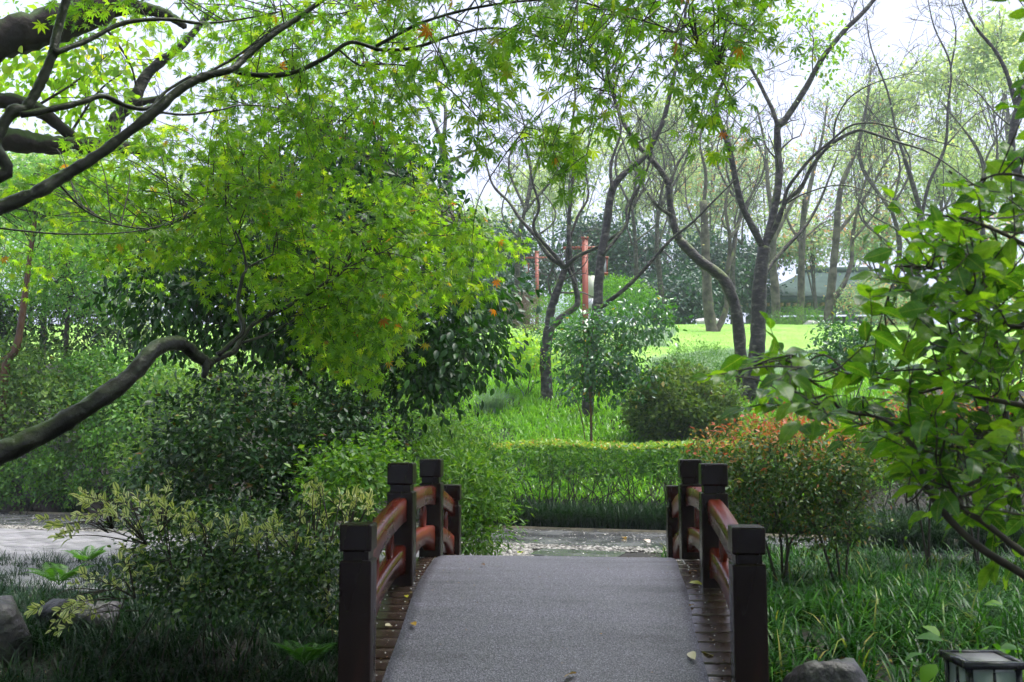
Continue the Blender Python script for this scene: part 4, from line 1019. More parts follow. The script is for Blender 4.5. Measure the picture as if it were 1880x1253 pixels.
bush('leafy_shrub', [E(560, 700, 17, 160, 90, 1.5), E(760, 660, 18.5, 130, 70, 1.2)], 220, 36, 0.2, 0.10, M['olive_bush'], 'olive shrub on the bank seen beneath the evergreen branches', 55, T_FOLD, 6)

# slope shrubs far left, above the stone bank
bush('bank_shrub', [E(90, 760, 20.5, 150, 90, 1.2), E(-60, 740, 20.5, 120, 90, 1.2), E(40, 690, 21.5, 130, 60, 1.2)], 420, 32, 0.17, 0.12, M['olive_bush'], 'olive-green shrub filling the bank under the long bare limb', 56, T_FOLD, 6)
bush('bank_shrub', [E(250, 770, 20.0, 110, 90, 1.1), E(220, 700, 21.0, 120, 60, 1.1)], 320, 32, 0.17, 0.12, M['mid_bush'], 'mid-green shrub on the bank above the hanging vines', 57, T_FOLD, 6)
bush('bank_shrub', [E(350, 750, 17.5, 80, 70, 0.9), E(330, 830, 16.5, 70, 70, 0.8), E(290, 870, 16.8, 80, 60, 0.8)], 240, 32, 0.15, 0.10, M['olive_bush'], 'feathery olive shrub at the bend of the path beside the dark bush', 58, T_FOLD, 5)
bush('bank_shrub', [E(60, 600, 24, 160, 70, 1.5), E(210, 620, 24, 120, 60, 1.5), E(-80, 600, 23.5, 120, 90, 1.5)], 260, 34, 0.22, 0.12, M['dark_bush'], 'shaded dark shrub at the foot of the pale feathery trees', 59, T_FOLD, 5)

def feather_tree(name, label, trunk, ells, d, seed, mat, n=260, per=34, size=0.11, r=0.06, bark='stem', rc=0.28, tpl=None, group='pale feathery trees on the left bank', shell=2.5):
    g = np.random.default_rng(seed)
    p = PL(trunk, d); b0 = np.array([p[0][0], p[0][1], float(gz(p[0][0], p[0][1]))])
    o = empty(name, b0, label, 'tree', group)
    p = smooth_path(np.vstack([b0 + [0, 0, -0.1], p]), 5)
    b = MB(); b.tube(p, np.linspace(r, r * 0.3, len(p)), 8, True, 0.06, g); b.build('trunk', M[bark], o, True)
    pos, out, cc = clumps(ells, n, per, rc, g, shell)
    tb = MB()
    for e in cc[::5]:
        i = g.integers(int(len(p) * 0.72), len(p)); q = smooth_path([p[i], (p[i] + e) / 2 + g.normal(size=3) * 0.25, e], 4)
        tb.tube(q, np.linspace(r * 0.16, 0.005, len(q)), 4, False)
    tag(tb.build('twigs', M['stem'], o, True), kind='stuff')
    D, Nn = leaf_dirs(out, g, 0.5, 0.9, 0.5)
    leaves('crown', tpl or T_FOLD, pos, D, Nn, size * g.uniform(0.6, 1.25, len(pos)), M[mat], o, 'stuff')
    return o
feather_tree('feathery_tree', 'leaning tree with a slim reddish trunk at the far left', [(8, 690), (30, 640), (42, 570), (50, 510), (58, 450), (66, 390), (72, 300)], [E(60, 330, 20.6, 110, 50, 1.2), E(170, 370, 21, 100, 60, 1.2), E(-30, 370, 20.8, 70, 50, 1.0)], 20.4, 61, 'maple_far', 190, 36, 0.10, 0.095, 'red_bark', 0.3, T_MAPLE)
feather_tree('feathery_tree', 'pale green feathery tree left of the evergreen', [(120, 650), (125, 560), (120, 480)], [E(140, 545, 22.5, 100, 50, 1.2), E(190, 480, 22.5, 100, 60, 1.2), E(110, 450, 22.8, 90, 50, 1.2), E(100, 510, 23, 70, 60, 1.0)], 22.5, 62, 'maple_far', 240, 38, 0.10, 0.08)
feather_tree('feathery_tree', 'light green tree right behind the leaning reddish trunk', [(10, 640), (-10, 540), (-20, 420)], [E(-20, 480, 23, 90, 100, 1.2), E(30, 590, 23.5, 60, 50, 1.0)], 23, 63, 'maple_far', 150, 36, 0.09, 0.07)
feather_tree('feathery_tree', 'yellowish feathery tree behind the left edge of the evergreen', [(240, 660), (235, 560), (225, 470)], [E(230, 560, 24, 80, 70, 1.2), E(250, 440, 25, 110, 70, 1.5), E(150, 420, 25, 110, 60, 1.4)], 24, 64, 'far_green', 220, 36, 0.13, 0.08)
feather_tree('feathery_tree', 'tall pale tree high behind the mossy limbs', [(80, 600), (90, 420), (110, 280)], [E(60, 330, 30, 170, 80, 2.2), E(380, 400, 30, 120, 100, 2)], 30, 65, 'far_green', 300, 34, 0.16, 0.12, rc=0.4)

bush('bank_shrub', [E(40, 880, 19.5, 90, 40, 0.35), E(150, 875, 19.3, 90, 45, 0.35), E(-50, 880, 19.6, 70, 45, 0.35)], 200, 30, 0.12, 0.09, M['mid_bush'], 'shaded green creeper cloaking the rocks at the foot of the bank', 113, T_FOLD, 4)
# stone bank and hanging vines beside the path, far left
def rock_mesh(name, sx, sy, sz, seed, rough=0.22, sub=4, flat=0.0):
    g = np.random.default_rng(seed)
    bm = bmesh.new(); bmesh.ops.create_icosphere(bm, subdivisions=sub, radius=1.0)
    V = np.array([v.co[:] for v in bm.verts]); F = np.array([[v.index for v in f.verts] for f in bm.faces]); bm.free()
    d = np.ones(len(V))
    for k in range(9):                                       # flat facets cut into the ball
        n = nrm(g.normal(size=3)); c = g.uniform(0.55, 0.85); h = V @ n; over = h > c
        d[over] = np.minimum(d[over], c / h[over])
    V = V * d[:, None]
    for k in range(3):
        q = g.normal(size=3) * (2.0 + 2.5 * k); V = V * (1 + rough * 0.35 / (k + 1) * np.sin(V @ q + k)[:, None])
    V = V * [sx, sy, sz]
    return mesh_np(name, V, F, True)
def rock(name, loc, size, seed, mat, label, group=None, rz=0.0, sink=0.25):
    o = link(name, rock_mesh(name, *size, seed), M[mat])
    o.location = (loc[0], loc[1], float(gz(loc[0], loc[1])) + size[2] * (1 - 2 * sink) * 0.5); o.rotation_euler = (0, 0, rz)
    return tag(o, label, 'rock', group)
for k, (px, py, d, sx, sy, sz, lab) in enumerate([(25, 905, 19.9, 0.75, 0.4, 0.55, 'dark brown rock at the far left foot of the bank'), (105, 915, 19.6, 0.5, 0.35, 0.42, 'low brown rock between the two vine curtains'),
                                                    (190, 900, 19.4, 0.6, 0.4, 0.5, 'shaded brown rock behind the vines by the path'), (-60, 900, 20, 0.7, 0.4, 0.6, 'brown rock cut by the left edge of the picture'), (265, 905, 18.9, 0.5, 0.35, 0.4, 'dark rock at the end of the stone bank')]):
    q = P(px, py, d); rock('bank_rock', q, (sx, sy, sz), 70 + k, 'brown_rock', lab, 'rocks at the foot of the bank', g.uniform(0, 3), 0.2)
def vine(label, x0, x1, y0, y1, d, seed, n=26):
    g = np.random.default_rng(seed); q = P((x0 + x1) / 2, y1, d)
    o = empty('hanging_vine', q, label, 'vine', 'vines hanging over the bank'); P_, O_ = [], []
    b = MB()
    for k in range(n):
        x = g.uniform(x0, x1); a = P(x, y0 + g.uniform(-10, 25), d + g.uniform(-0.1, 0.2)); e = P(x + g.uniform(-12, 12), y1 - g.uniform(0, 0.5) * (y1 - y0), d - 0.1)
        p = smooth_path([a + [0, 0.25, 0.05], a, (a + e) / 2 + g.normal(size=3) * 0.03, e], 5); b.tube(p, 0.004, 3, False)
        m = 26; f = np.sort(g.random(m)) * (len(p) - 1); i = f.astype(int); i = np.minimum(i, len(p) - 2)
        P_.append(p[i] + (p[i + 1] - p[i]) * (f - i)[:, None] + g.normal(size=(m, 3)) * 0.035)
    pos = np.concatenate(P_); D = nrm(g.normal(size=(len(pos), 3)) * 0.6 + [0, -0.3, -0.9]); Nn = nrm(g.normal(size=(len(pos), 3)) * 0.5 + [0, -0.8, 0.5])
    leaves('foliage', T_BROAD, pos, D, Nn, 0.075 * g.uniform(0.6, 1.2, len(pos)), M['bright_bush'], o, 'stuff'); tag(b.build('stems', M['stem'], o), kind='stuff')
vine('long trailing vine with bright leaves hanging to the path, leftmost of three', 50, 95, 830, 935, 19.3, 81)
vine('bluish green vine curtain hanging from the middle of the bank', 150, 215, 790, 885, 19.0, 82, 30)
vine('small vine spilling just above the variegated bush', 130, 160, 880, 938, 19.0, 83, 12)

# ------------------------------------------------------------------ hedge and border grass across the path
g = np.random.default_rng(90)
def along(t, u): x, y = uv_t(t, u); return x, y
hx, hy = along(1.0, 1.35)
hedge = empty('hedge', (hx, hy, float(gz(hx, hy))), 'clipped waist-high hedge with yellow-green top and bare lower stems across the path', 'hedge')
n_cl = 620
t = g.uniform(-1.4, 8.5, n_cl); u = 1.35 + g.uniform(-0.42, 0.42, n_cl); x, y = along(t, u)
f = g.random(n_cl) ** 0.75
cz = 0.50 + 0.80 * f
cc = np.stack([x, y, cz], -1); m = 26
pos = np.repeat(cc, m, 0) + g.normal(size=(n_cl * m, 3)) * [0.12, 0.12, 0.09]
pos = pos[(pos[:, 2] < 1.36)]
dens = np.clip((pos[:, 2] - 0.50) / 0.55, 0.10, 1); pos = pos[g.random(len(pos)) < dens]
D, Nn = leaf_dirs(nrm(g.normal(size=(len(pos), 3))), g, 0.0, 0.9)
leaves('foliage', T_FOLD, pos, D, Nn, 0.095 * g.uniform(0.6, 1.25, len(pos)), M['hedge'], hedge, 'stuff')
n = 9000; t = g.uniform(-1.45, 8.5, n); u = 1.35 + g.uniform(-0.48, 0.48, n); x, y = along(t, u)
pos = np.stack([x, y, 1.33 + 0.03 * np.sin(t * 2.3) + g.normal(size=n) * 0.025], -1)
D = nrm(g.normal(size=(n, 3)) * [1, 1, 0.4] + [0, 0, 0.7]); Nn = nrm(g.normal(size=(n, 3)) * 0.5 + [0, 0, 1])
leaves('top_shoots', T_FOLD, pos, D, Nn, 0.075 * g.uniform(0.6, 1.25, n), M['hedge_tip'], hedge, 'stuff')
for k in range(46):
    tk = -1.3 + k * 0.215 + g.uniform(-0.06, 0.06); x, y = along(tk, 1.35 + g.uniform(-0.3, 0.25)); b0 = np.array([x, y, float(gz(x, y)) - 0.03])
    b = MB()
    for j in range(3):
        p = twig_path(b0 + g.normal(size=3) * [0.02, 0.02, 0], [g.normal() * 0.35, g.normal() * 0.35, 1], 1.0, g, 6, 0.5, 0.15)
        b.tube(p, np.linspace(0.013, 0.004, len(p)), 5, False); sprout(b, p, 0.007, g, 5, 0.35, 2, 0.2, 0.3, tips=None, sides=3)
    b.build('stem', M['stem'], hedge, True)

n = 1500; t = np.repeat(g.uniform(-1.5, 9.5, n), 26); u = np.repeat(g.uniform(0.12, 0.85, n), 26)
x, y = along(t, u); x += g.normal(size=len(x)) * 0.05; y += g.normal(size=len(x)) * 0.05
o = blades('border_grass', np.stack([x, y, gz(x, y)], -1), 0.46, g, M['lily_dark'], 0.012, 0.75, 4)
tag(o, 'dark arching lilyturf edging along the far side of the path', 'grass', kind='stuff')
n = 600; t = np.repeat(g.uniform(-11, -2.5, n), 20); u = np.repeat(g.uniform(0.1, 0.7, n), 20)
x, y = along(t, u); x += g.normal(size=len(x)) * 0.05; y += g.normal(size=len(x)) * 0.05
tag(blades('border_grass', np.stack([x, y, gz(x, y)], -1), 0.34, g, M['lily_dark'], 0.012, 0.7, 4), 'dark grass at the foot of the stone bank', 'grass', kind='stuff')

# long grass on the slope behind the hedge
kp = lambda t, s: ((s - s_edge(t)) > 1.9) & ((s - s_edge(t)) < 11)
bs = tufts(5200, 13, (-5, 9), (17.2, 29), g, 0.13, kp)
tag(blades('tall_grass', bs, 0.30, g, M['tall_grass'], 0.028, 1.15, 3), 'long bright grass on the slope behind the hedge', 'grass', kind='stuff')
bs = tufts(4200, 12, (-6, 12), (24, 33), g, 0.14, lambda t, s: ((s - s_edge(t)) > 7.5) & ((s - s_edge(t)) < 13))
tag(blades('slope_grass', bs, 0.14, g, M['tall_grass'], 0.016, 0.7, 2), 'short bright grass between the tree trunks', 'grass', kind='stuff')
M['pale_cover'] = leaf_mat("pale_groundcover", [(0.0, (0.22, 0.30, 0.16)), (0.6, (0.36, 0.42, 0.28)), (1.0, (0.55, 0.58, 0.48))], trans=0.3, rough=0.45, tcol=(1.3, 1.3, 0.9))
bs = tufts(2600, 12, (3.4, 11), (24.5, 31), g, 0.12, lambda t, s: ((s - 27.5) / 2.7) ** 2 + ((t - 7.5) / 3.6) ** 2 < 1)
tag(blades('pale_groundcover', bs, 0.24, g, M['pale_cover'], 0.016, 0.9, 2), 'pale grey-green low ground cover below the lawn on the right', 'grass', kind='stuff')
bs = tufts(700, 12, (3.2, 6.2), (31.5, 36.5), g, 0.12, lambda t, s: np.abs(t - 4.6 - (s - 34) * 0.2) < 0.8)
tag(blades('pale_groundcover', bs, 0.22, g, M['pale_cover'], 0.02, 0.9, 2), 'pale grey-green strip of ground cover climbing beside the round bushes', 'grass', kind='stuff')
# short blades so that the lawn's near edge is grass, not paint
bs = tufts(9000, 6, (-4, 16), (28, 41), g, 0.10, lambda t, s: (s - s_edge(t)) > 10.6)
M['lawn_blade'] = leaf_mat("lawn_blade", [(0.0, (0.20, 0.38, 0.03)), (1.0, (0.34, 0.52, 0.05))], trans=0.4, rough=0.5, tcol=(1.5, 1.5, 0.8))
tag(blades('lawn_grass', bs, 0.055, g, M['lawn_blade'], 0.02, 0.6, 2), 'short bright grass of the mown lawn', 'grass', kind='stuff')
def grass_clump(label, px, py, d, n, h, mat, seed, w=0.012, group=None):
    g = np.random.default_rng(seed); q = P(px, py, d); z = float(gz(q[0], q[1]))
    o = empty('grass_clump', (q[0], q[1], z), label, 'grass', group)
    base = np.array([q[0], q[1], z]) + g.normal(size=(n, 3)) * [0.12, 0.12, 0]
    blades('blades', base, h, g, M[mat], w, 0.95, 4, o)['kind'] = 'stuff'
M['silver_grass'] = leaf_mat("silvery_blade", [(0.0, (0.09, 0.15, 0.07)), (1.0, (0.24, 0.32, 0.2))], trans=0.3, rough=0.35)
grass_clump('silvery arching grass clump beside the evergreen on the slope', 905, 722, 23.5, 420, 0.75, 'silver_grass', 95, 0.014)
grass_clump('dark fountain of grass by the kerb behind the reddening bush', 1640, 962, 13.2, 420, 0.75, 'lily_dark', 96, 0.012)
grass_clump('dark fountain of grass half behind the broad-leaved shrub', 1790, 968, 13.4, 420, 0.75, 'lily_dark', 97, 0.012)
for k_, (cx_, lab_) in enumerate([(1560, 'dark fountain of grass directly behind the orange-tipped bush'), (1710, 'dark fountain of grass between the two others by the kerb'), (1860, 'dark fountain of grass by the kerb at the right edge')]):
    grass_clump(lab_, cx_, 965, 13.0, 420, 0.8, 'lily_dark', 350 + k_, 0.013)
grass_clump('grass clump at the foot of the pale strip beneath the Y-shaped tree', 1420, 745, 22.3, 300, 0.6, 'silver_grass', 98, 0.014)

# small camellia and rounded bushes on the slope
bush('camellia', [E(1110, 650, 19.8, 85, 60, 0.8), E(1170, 590, 19.9, 66, 46, 0.7), E(1065, 690, 19.7, 50, 44, 0.6), E(1160, 690, 19.6, 80, 44, 0.6), E(1075, 610, 19.8, 45, 36, 0.5)], 250, 18, 0.15, 0.115, M['camellia'],
     'small glossy-leaved camellia on a thin stem behind the hedge', 101, T_OVAL, 0, cat='shrub', droop=0.5, shell=2.8)
def sapling(parent_name, pts, d, r, seed):
    par = [o for o in bpy.data.objects if o.name == parent_name][0]; g = np.random.default_rng(seed)
    p = smooth_path(PL(pts, d), 5); b = MB(); b.tube(p, np.linspace(r, r * 0.4, len(p)), 6, True, 0.05, g); sprout(b, p, r * 0.4, g, 8, 0.7, 2, 0.4, 0.2); b.build('stem', M['red_bark'], par, True)
sapling('camellia', [(1086, 822), (1085, 770), (1083, 720), (1078, 660), (1090, 600)], 19.7, 0.03, 1)
sapling('camellia', [(1076, 822), (1070, 780), (1060, 740), (1042, 700), (1030, 660)], 19.7, 0.012, 2)
sapling('camellia', [(1084, 740), (1110, 690), (1140, 640), (1170, 590)], 19.8, 0.014, 3)
bush('camellia', [E(1560, 620, 21.5, 65, 38, 0.7), E(1600, 650, 21.3, 60, 40, 0.6), E(1530, 650, 21.6, 45, 30, 0.5)], 130, 20, 0.14, 0.115, M['camellia'], 'glossy dark camellia in front of the lawn near the pavilion', 102, T_OVAL, 8, cat='shrub', droop=0.5, shell=2.8)
bush('round_bush', [E(1250, 735, 20.3, 95, 58, 0.95), E(1300, 760, 20.2, 55, 50, 0.6), E(1200, 760, 20.3, 50, 45, 0.6)], 520, 26, 0.09, 0.105, M['olive_dark'], 'large rounded clipped bush directly behind the hedge', 103, T_FOLD, 9, droop=-0.2, shell=6)
bush('round_bush', [E(1285, 668, 25, 75, 36, 1.0), E(1240, 690, 24, 60, 26, 0.9)], 320, 34, 0.11, 0.07, M['mid_bush'], 'soft rounded bush higher up the slope behind the large clipped one', 104, T_NARROW, 5, droop=-0.3, shell=6)
bush('round_bush', [E(1036, 568, 29, 50, 38, 0.9), E(1075, 580, 29.3, 45, 34, 0.8)], 340, 34, 0.11, 0.07, M['bright_bush'], 'bright green clipped ball bush beneath the red lantern post', 105, T_NARROW, 4, droop=-0.3, shell=8)
bush('round_bush', [E(972, 577, 31, 34, 32, 0.7)], 200, 34, 0.10, 0.07, M['purple_bush'], 'purple-brown clipped ball bush left of the green one', 106, T_NARROW, 4, droop=-0.3, shell=8)
bush('round_bush', [E(1130, 545, 32, 60, 36, 0.9)], 220, 34, 0.13, 0.08, M['bright_bush'], 'fresh green rounded bush behind the leaning trunk', 107, T_FOLD, 4, shell=6)
bush('round_bush', [E(1470, 590, 44, 52, 26, 1.0)], 160, 34, 0.16, 0.10, M['mid_bush'], 'low rounded bush in front of the pavilion', 108, T_NARROW, 4, droop=-0.2, shell=6)
bush('round_bush', [E(975, 660, 24.5, 50, 30, 0.6), E(950, 640, 25, 35, 30, 0.6)], 110, 26, 0.13, 0.09, M['yellow_leaf'], 'yellowish low shrub by the knotty trunk', 109, T_FOLD, 6, shell=3)
bush('round_bush', [E(1640, 560, 40, 60, 40, 1.2), E(1590, 545, 42, 50, 36, 1.2)], 150, 30, 0.2, 0.13, M['far_autumn'], 'round tree-like bush with orange tints beside the pavilion', 110, T_FOLD, 4, shell=4)
bush('round_bush', [E(1020, 615, 27, 40, 22, 0.6), E(1075, 640, 26, 40, 26, 0.6)], 120, 26, 0.11, 0.08, M['camellia'], 'glossy low bush behind the fork of the knotty tree', 111, T_FOLD, 4, shell=4)

# ------------------------------------------------------------------ lantern posts
M['red_post'] = noise_mat("weathered_red_paint", [(0.3, (0.26, 0.06, 0.035)), (0.7, (0.36, 0.10, 0.06))], scale=4, rough=0.5, bump=0.15)
def lamp_glass():
    m, N, L, out = nodes_of("frosted_panel")
    p = N.new("ShaderNodeBsdfPrincipled"); p.inputs["Base Color"].default_value = (0.8, 0.82, 0.84, 1); p.inputs["Roughness"].default_value = 0.4
    t_ = N.new("ShaderNodeBsdfTranslucent"); t_.inputs[0].default_value = (0.85, 0.88, 0.9, 1); mm = N.new("ShaderNodeMixShader"); mm.inputs[0].default_value = 0.4
    L.new(p.outputs[0], mm.inputs[1]); L.new(t_.outputs[0], mm.inputs[2]); L.new(mm.outputs[0], out.inputs[0]); return m
M['frosted'] = lamp_glass()
def lantern_post(label, px, ptop, d, w, arm, lants):
    q = P(px, 600, d); z0 = float(gz(q[0], q[1])); zt = P(px, ptop, d)[2]; h = zt - z0
    o = empty('lantern_post', (q[0], q[1], z0), label, 'lamp post', 'red lantern posts')
    b = MB(); b.box([0, 0, h / 2 - 0.1], [w, w, h + 0.2]); b.box([0, 0, h + 0.03], [w * 1.25, w * 1.25, 0.06]); b.box([0, 0, 0.2], [w * 1.6, w * 1.6, 0.5])
    link('post', b.mesh('post'), M['red_post'], o, (0, 0, 0))
    za = h - 0.24
    b = MB(); b.box([0, -0.003, za], [arm * 2, 0.09, 0.075]); link('crossarm', b.mesh('crossarm'), M['red_post'], o, (0, 0, 0))
    for sx in lants:
        lx = sx * arm * 0.82; b = MB(); b.tube(np.array([[lx, 0, za - 0.05], [lx, 0, za - 0.3]]), 0.012, 5)
        s, H, zc = 0.22, 0.40, za - 0.52
        for a_ in (-1, 1):
            for c_ in (-1, 1): b.box([lx + a_ * s / 2, c_ * s / 2, zc], [0.035, 0.035, H])
        b.box([lx, 0, zc + H / 2 + 0.02], [s + 0.09, s + 0.09, 0.05]); b.box([lx, 0, zc - H / 2 - 0.02], [s + 0.06, s + 0.06, 0.05])
        fr = link('lantern', b.mesh('lantern'), M['red_post'], o, (0, 0, 0))
        for (dx, dy, sx_, sy_) in ((0, -1, s - 0.03, 0.012), (0, 1, s - 0.03, 0.012), (-1, 0, 0.012, s - 0.03), (1, 0, 0.012, s - 0.03)):
            b = MB(); b.box([lx + dx * s / 2, dy * s / 2, zc], [sx_, sy_, H - 0.02]); link('panel', b.mesh('panel'), M['frosted'], fr, (0, 0, 0))
    return o
lantern_post('weathered red lantern post with a crossarm behind the bare trees', 1075, 437, 27.5, 0.165, 0.60, (1,))
lantern_post('distant thin red lantern post left of the bare trees', 986, 462, 47.0, 0.17, 0.62, (-1,))
q = P(1087, 540, 28.3); z0 = float(gz(q[0], q[1]))
M['sign'] = noise_mat("pale_sign_paint", [(0.3, (0.55, 0.62, 0.45)), (0.7, (0.62, 0.68, 0.52))], scale=2, rough=0.5, bump=0.05)
M['white_paint'] = noise_mat("white_paint", [(0.3, (0.7, 0.72, 0.74)), (0.7, (0.78, 0.8, 0.82))], scale=2, rough=0.5, bump=0.05)
so = empty('notice_board', (q[0], q[1], z0), 'plain pale green board standing behind the red lantern post', 'board')
zt, zb, zm = P(1087, 506, 28.3)[2] - z0, P(1087, 566, 28.3)[2] - z0, P(1087, 548, 28.3)[2] - z0
b = MB(); b.box([0, 0, (zt + zm) / 2], [0.22, 0.05, zt - zm]); link('panel', b.mesh('panel'), M['sign'], so, (0, 0, 0))
b = MB(); b.box([0, 0, (zb + zm) / 2 - 0.01], [0.22, 0.06, zm - zb]); link('panel', b.mesh('panel'), M['white_paint'], so, (0, 0, 0))
b = MB(); b.box([0, 0.03, zb / 2], [0.06, 0.04, zb + 0.2]); link('post', b.mesh('post'), M['white_paint'], so, (0, 0, 0))

# ------------------------------------------------------------------ pavilion beyond the lawn
M['roof'] = noise_mat("blue_green_roof", [(0.3, (0.05, 0.085, 0.075)), (0.7, (0.10, 0.15, 0.135))], scale=1.2, detail=8, rough=0.75, bump=0.2, spec=0.1)
M['rafter'] = noise_mat("rafter_wood", [(0.3, (0.28, 0.17, 0.09)), (0.7, (0.42, 0.27, 0.15))], scale=3, rough=0.6, bump=0.1)
M['blue_column'] = noise_mat("blue_grey_column", [(0.3, (0.10, 0.14, 0.17)), (0.7, (0.15, 0.19, 0.22))], scale=3, rough=0.5, bump=0.1)
M['dark_wall'] = noise_mat("shaded_wall", [(0.3, (0.05, 0.06, 0.055)), (0.7, (0.09, 0.10, 0.09))], scale=1, rough=0.7, bump=0.1)
q = P(1535, 600, 60); pz0 = float(gz(q[0], q[1]))
pav = empty('pavilion', (q[0], q[1], pz0), 'low garden pavilion with a wide blue-green hipped roof beyond the lawn', 'pavilion')
ze = P(1500, 562, 60)[2] - pz0; zr = P(1500, 500, 60)[2] - pz0
hw, hd, rw = 6.6, 4.2, 2.0
def roof_surface(nx=25, nr=9):
    rows_ = []
    for k in range(nr):
        f = k / (nr - 1); zz = ze + (zr - ze) * (0.55 * f + 0.45 * f ** 2.2); X = hw + (rw - hw) * f; Yh = hd * (1 - f) + 0.15 * f
        ring = []
        for sgx, sgy, ex_, ey_ in ((-1, -1, 1, 0), (1, -1, 0, 1), (1, 1, -1, 0), (-1, 1, 0, -1)):
            for j in range(nx):
                w_ = j / nx; x = sgx * X + ex_ * 2 * X * w_; y = sgy * Yh + ey_ * 2 * Yh * w_
                cor = (abs(2 * w_ - 1)) ** 3 * 0.35 * (1 - f) ** 2
                rib = 0.04 * (0.5 + 0.5 * math.cos(w_ * nx * math.pi)) 
                ring.append((x, y, zz + cor + rib))
        rows_.append(ring)
    V = np.array(rows_).reshape(-1, 3); m = 4 * nx; i = np.arange(m); Q = []
    for k in range(nr - 1): Q.append(np.stack([k * m + i, k * m + (i + 1) % m, (k + 1) * m + (i + 1) % m, (k + 1) * m + i], -1))
    return V, np.concatenate(Q)
V, Q = roof_surface(); b = MB(); b.add(V, Q); rf = link('roof', b.mesh('roof'), M['roof'], pav, (0, 0, 0))
b = MB(); b.box([0, 0, zr + 0.15], [rw * 2 + 0.5, 0.35, 0.35]); link('ridge', b.mesh('ridge'), M['roof'], rf, (0, 0, 0))
b = MB(); b.box([0, -hd + 0.1, ze - 0.12], [hw * 2 - 0.1, 0.12, 0.3]); b.box([-hw + 0.1, 0, ze - 0.12], [0.12, hd * 2 - 0.3, 0.3]); b.box([hw - 0.1, 0, ze - 0.12], [0.12, hd * 2 - 0.3, 0.3]); link('fascia', b.mesh('fascia'), M['roof'], pav, (0, 0, 0))
for k in range(34):
    b = MB(); b.box([-hw + 0.35 + k * (2 * hw - 0.7) / 33, -hd + 0.42, ze - 0.38], [0.16, 0.5, 0.16]); link('rafter', b.mesh('rafter'), M['rafter'], pav, (0, 0, 0))
for x in (-5.2, -2.6, 0, 2.6, 5.2):
    b = MB(); b.box([x, -hd + 1.1, (ze - 0.5) / 2], [0.28, 0.28, ze - 0.5]); link('column', b.mesh('column'), M['blue_column'], pav, (0, 0, 0))
b = MB(); b.box([0, -hd + 1.1, ze - 0.72], [hw * 2 - 2.4, 0.2, 0.34]); link('beam', b.mesh('beam'), M['blue_column'], pav, (0, 0, 0))
b = MB(); b.box([0, 1.2, (ze - 0.5) / 2], [hw * 2 - 3, 0.2, ze - 0.5]); b.box([-hw + 1.5, 0, (ze - 0.5) / 2], [0.2, 2.2, ze - 0.5]); link('wall', b.mesh('wall'), M['dark_wall'], pav, (0, 0, 0))
b = MB(); b.box([0, 0, 0.1], [hw * 2 - 1.5, hd * 2 - 1.5, 0.3]); link('platform', b.mesh('platform'), M['pale_rock'], pav, (0, 0, 0))
for px, py, d, sx, lab in ((1487, 597, 43.0, 0.45, 'pale low boulder on the lawn edge before the pavilion'), (1300, 588, 41, 0.7, 'pale boulder behind the slim fork-trunked tree')):
    q = P(px, py, d); rock('boulder', q, (sx, 0.4, 0.32), 140 + px, 'pale_rock', lab, None, 0.3, 0.25)

# ------------------------------------------------------------------ woodland beyond the lawn
def far_tree(name, label, px, py, d, rx, ry, mat, seed, n=180, per=26, size=0.30, rc=0.5, trunk=0.2, base=None, shell=2.6, group='trees beyond the lawn', limbs=10):
    g = np.random.default_rng(seed); k = d / FPX
    q = P(px, py, d); b0 = np.array([q[0], q[1], float(gz(q[0], q[1]))])
    o = empty(name, b0, label, 'tree', group)
    R = rx * k; H = ry * k
    ells = []
    for j in range(7):
        a = g.uniform(0, 6.28); f = g.uniform(0.2, 0.65)
        ells.append((q + np.array([math.cos(a) * R * f, math.sin(a) * R * f * 0.8, g.uniform(-0.6, 0.65) * H]), (R * g.uniform(0.38, 0.6), R * g.uniform(0.38, 0.6), H * g.uniform(0.25, 0.42))))
    pos, out, cc = clumps(ells, n, per, rc, g, shell, 0.3)
    top = q + [0, 0, H * 0.5]
    p = smooth_path([b0 + [0, 0, -0.2], (b0 * 2 + top) / 3 + g.normal(size=3) * 0.15, (b0 + top * 2) / 3 + g.normal(size=3) * 0.25, top], 5)
    b = MB(); b.tube(p, np.linspace(trunk, trunk * 0.25, len(p)), 7, True, 0.05, g); b.build('trunk', M['twig'], o, True)
    tb = MB()
    for e in cc[:: max(1, len(cc) // limbs)]:
        i = g.integers(len(p) // 3, len(p)); tb.tube(smooth_path([p[i], (p[i] + e) / 2 + [0, 0, 0.3], e], 4), np.linspace(trunk * 0.35, 0.02, 9), 4, False)
    tag(tb.build('limbs', M['twig'], o, True), kind='stuff')
    D, Nn = leaf_dirs(out, g, 0.4, 0.8, 0.6)
    leaves('crown', T_FOLD, pos, D, Nn, size * g.uniform(0.55, 1.25, len(pos)), M[mat], o, 'stuff')
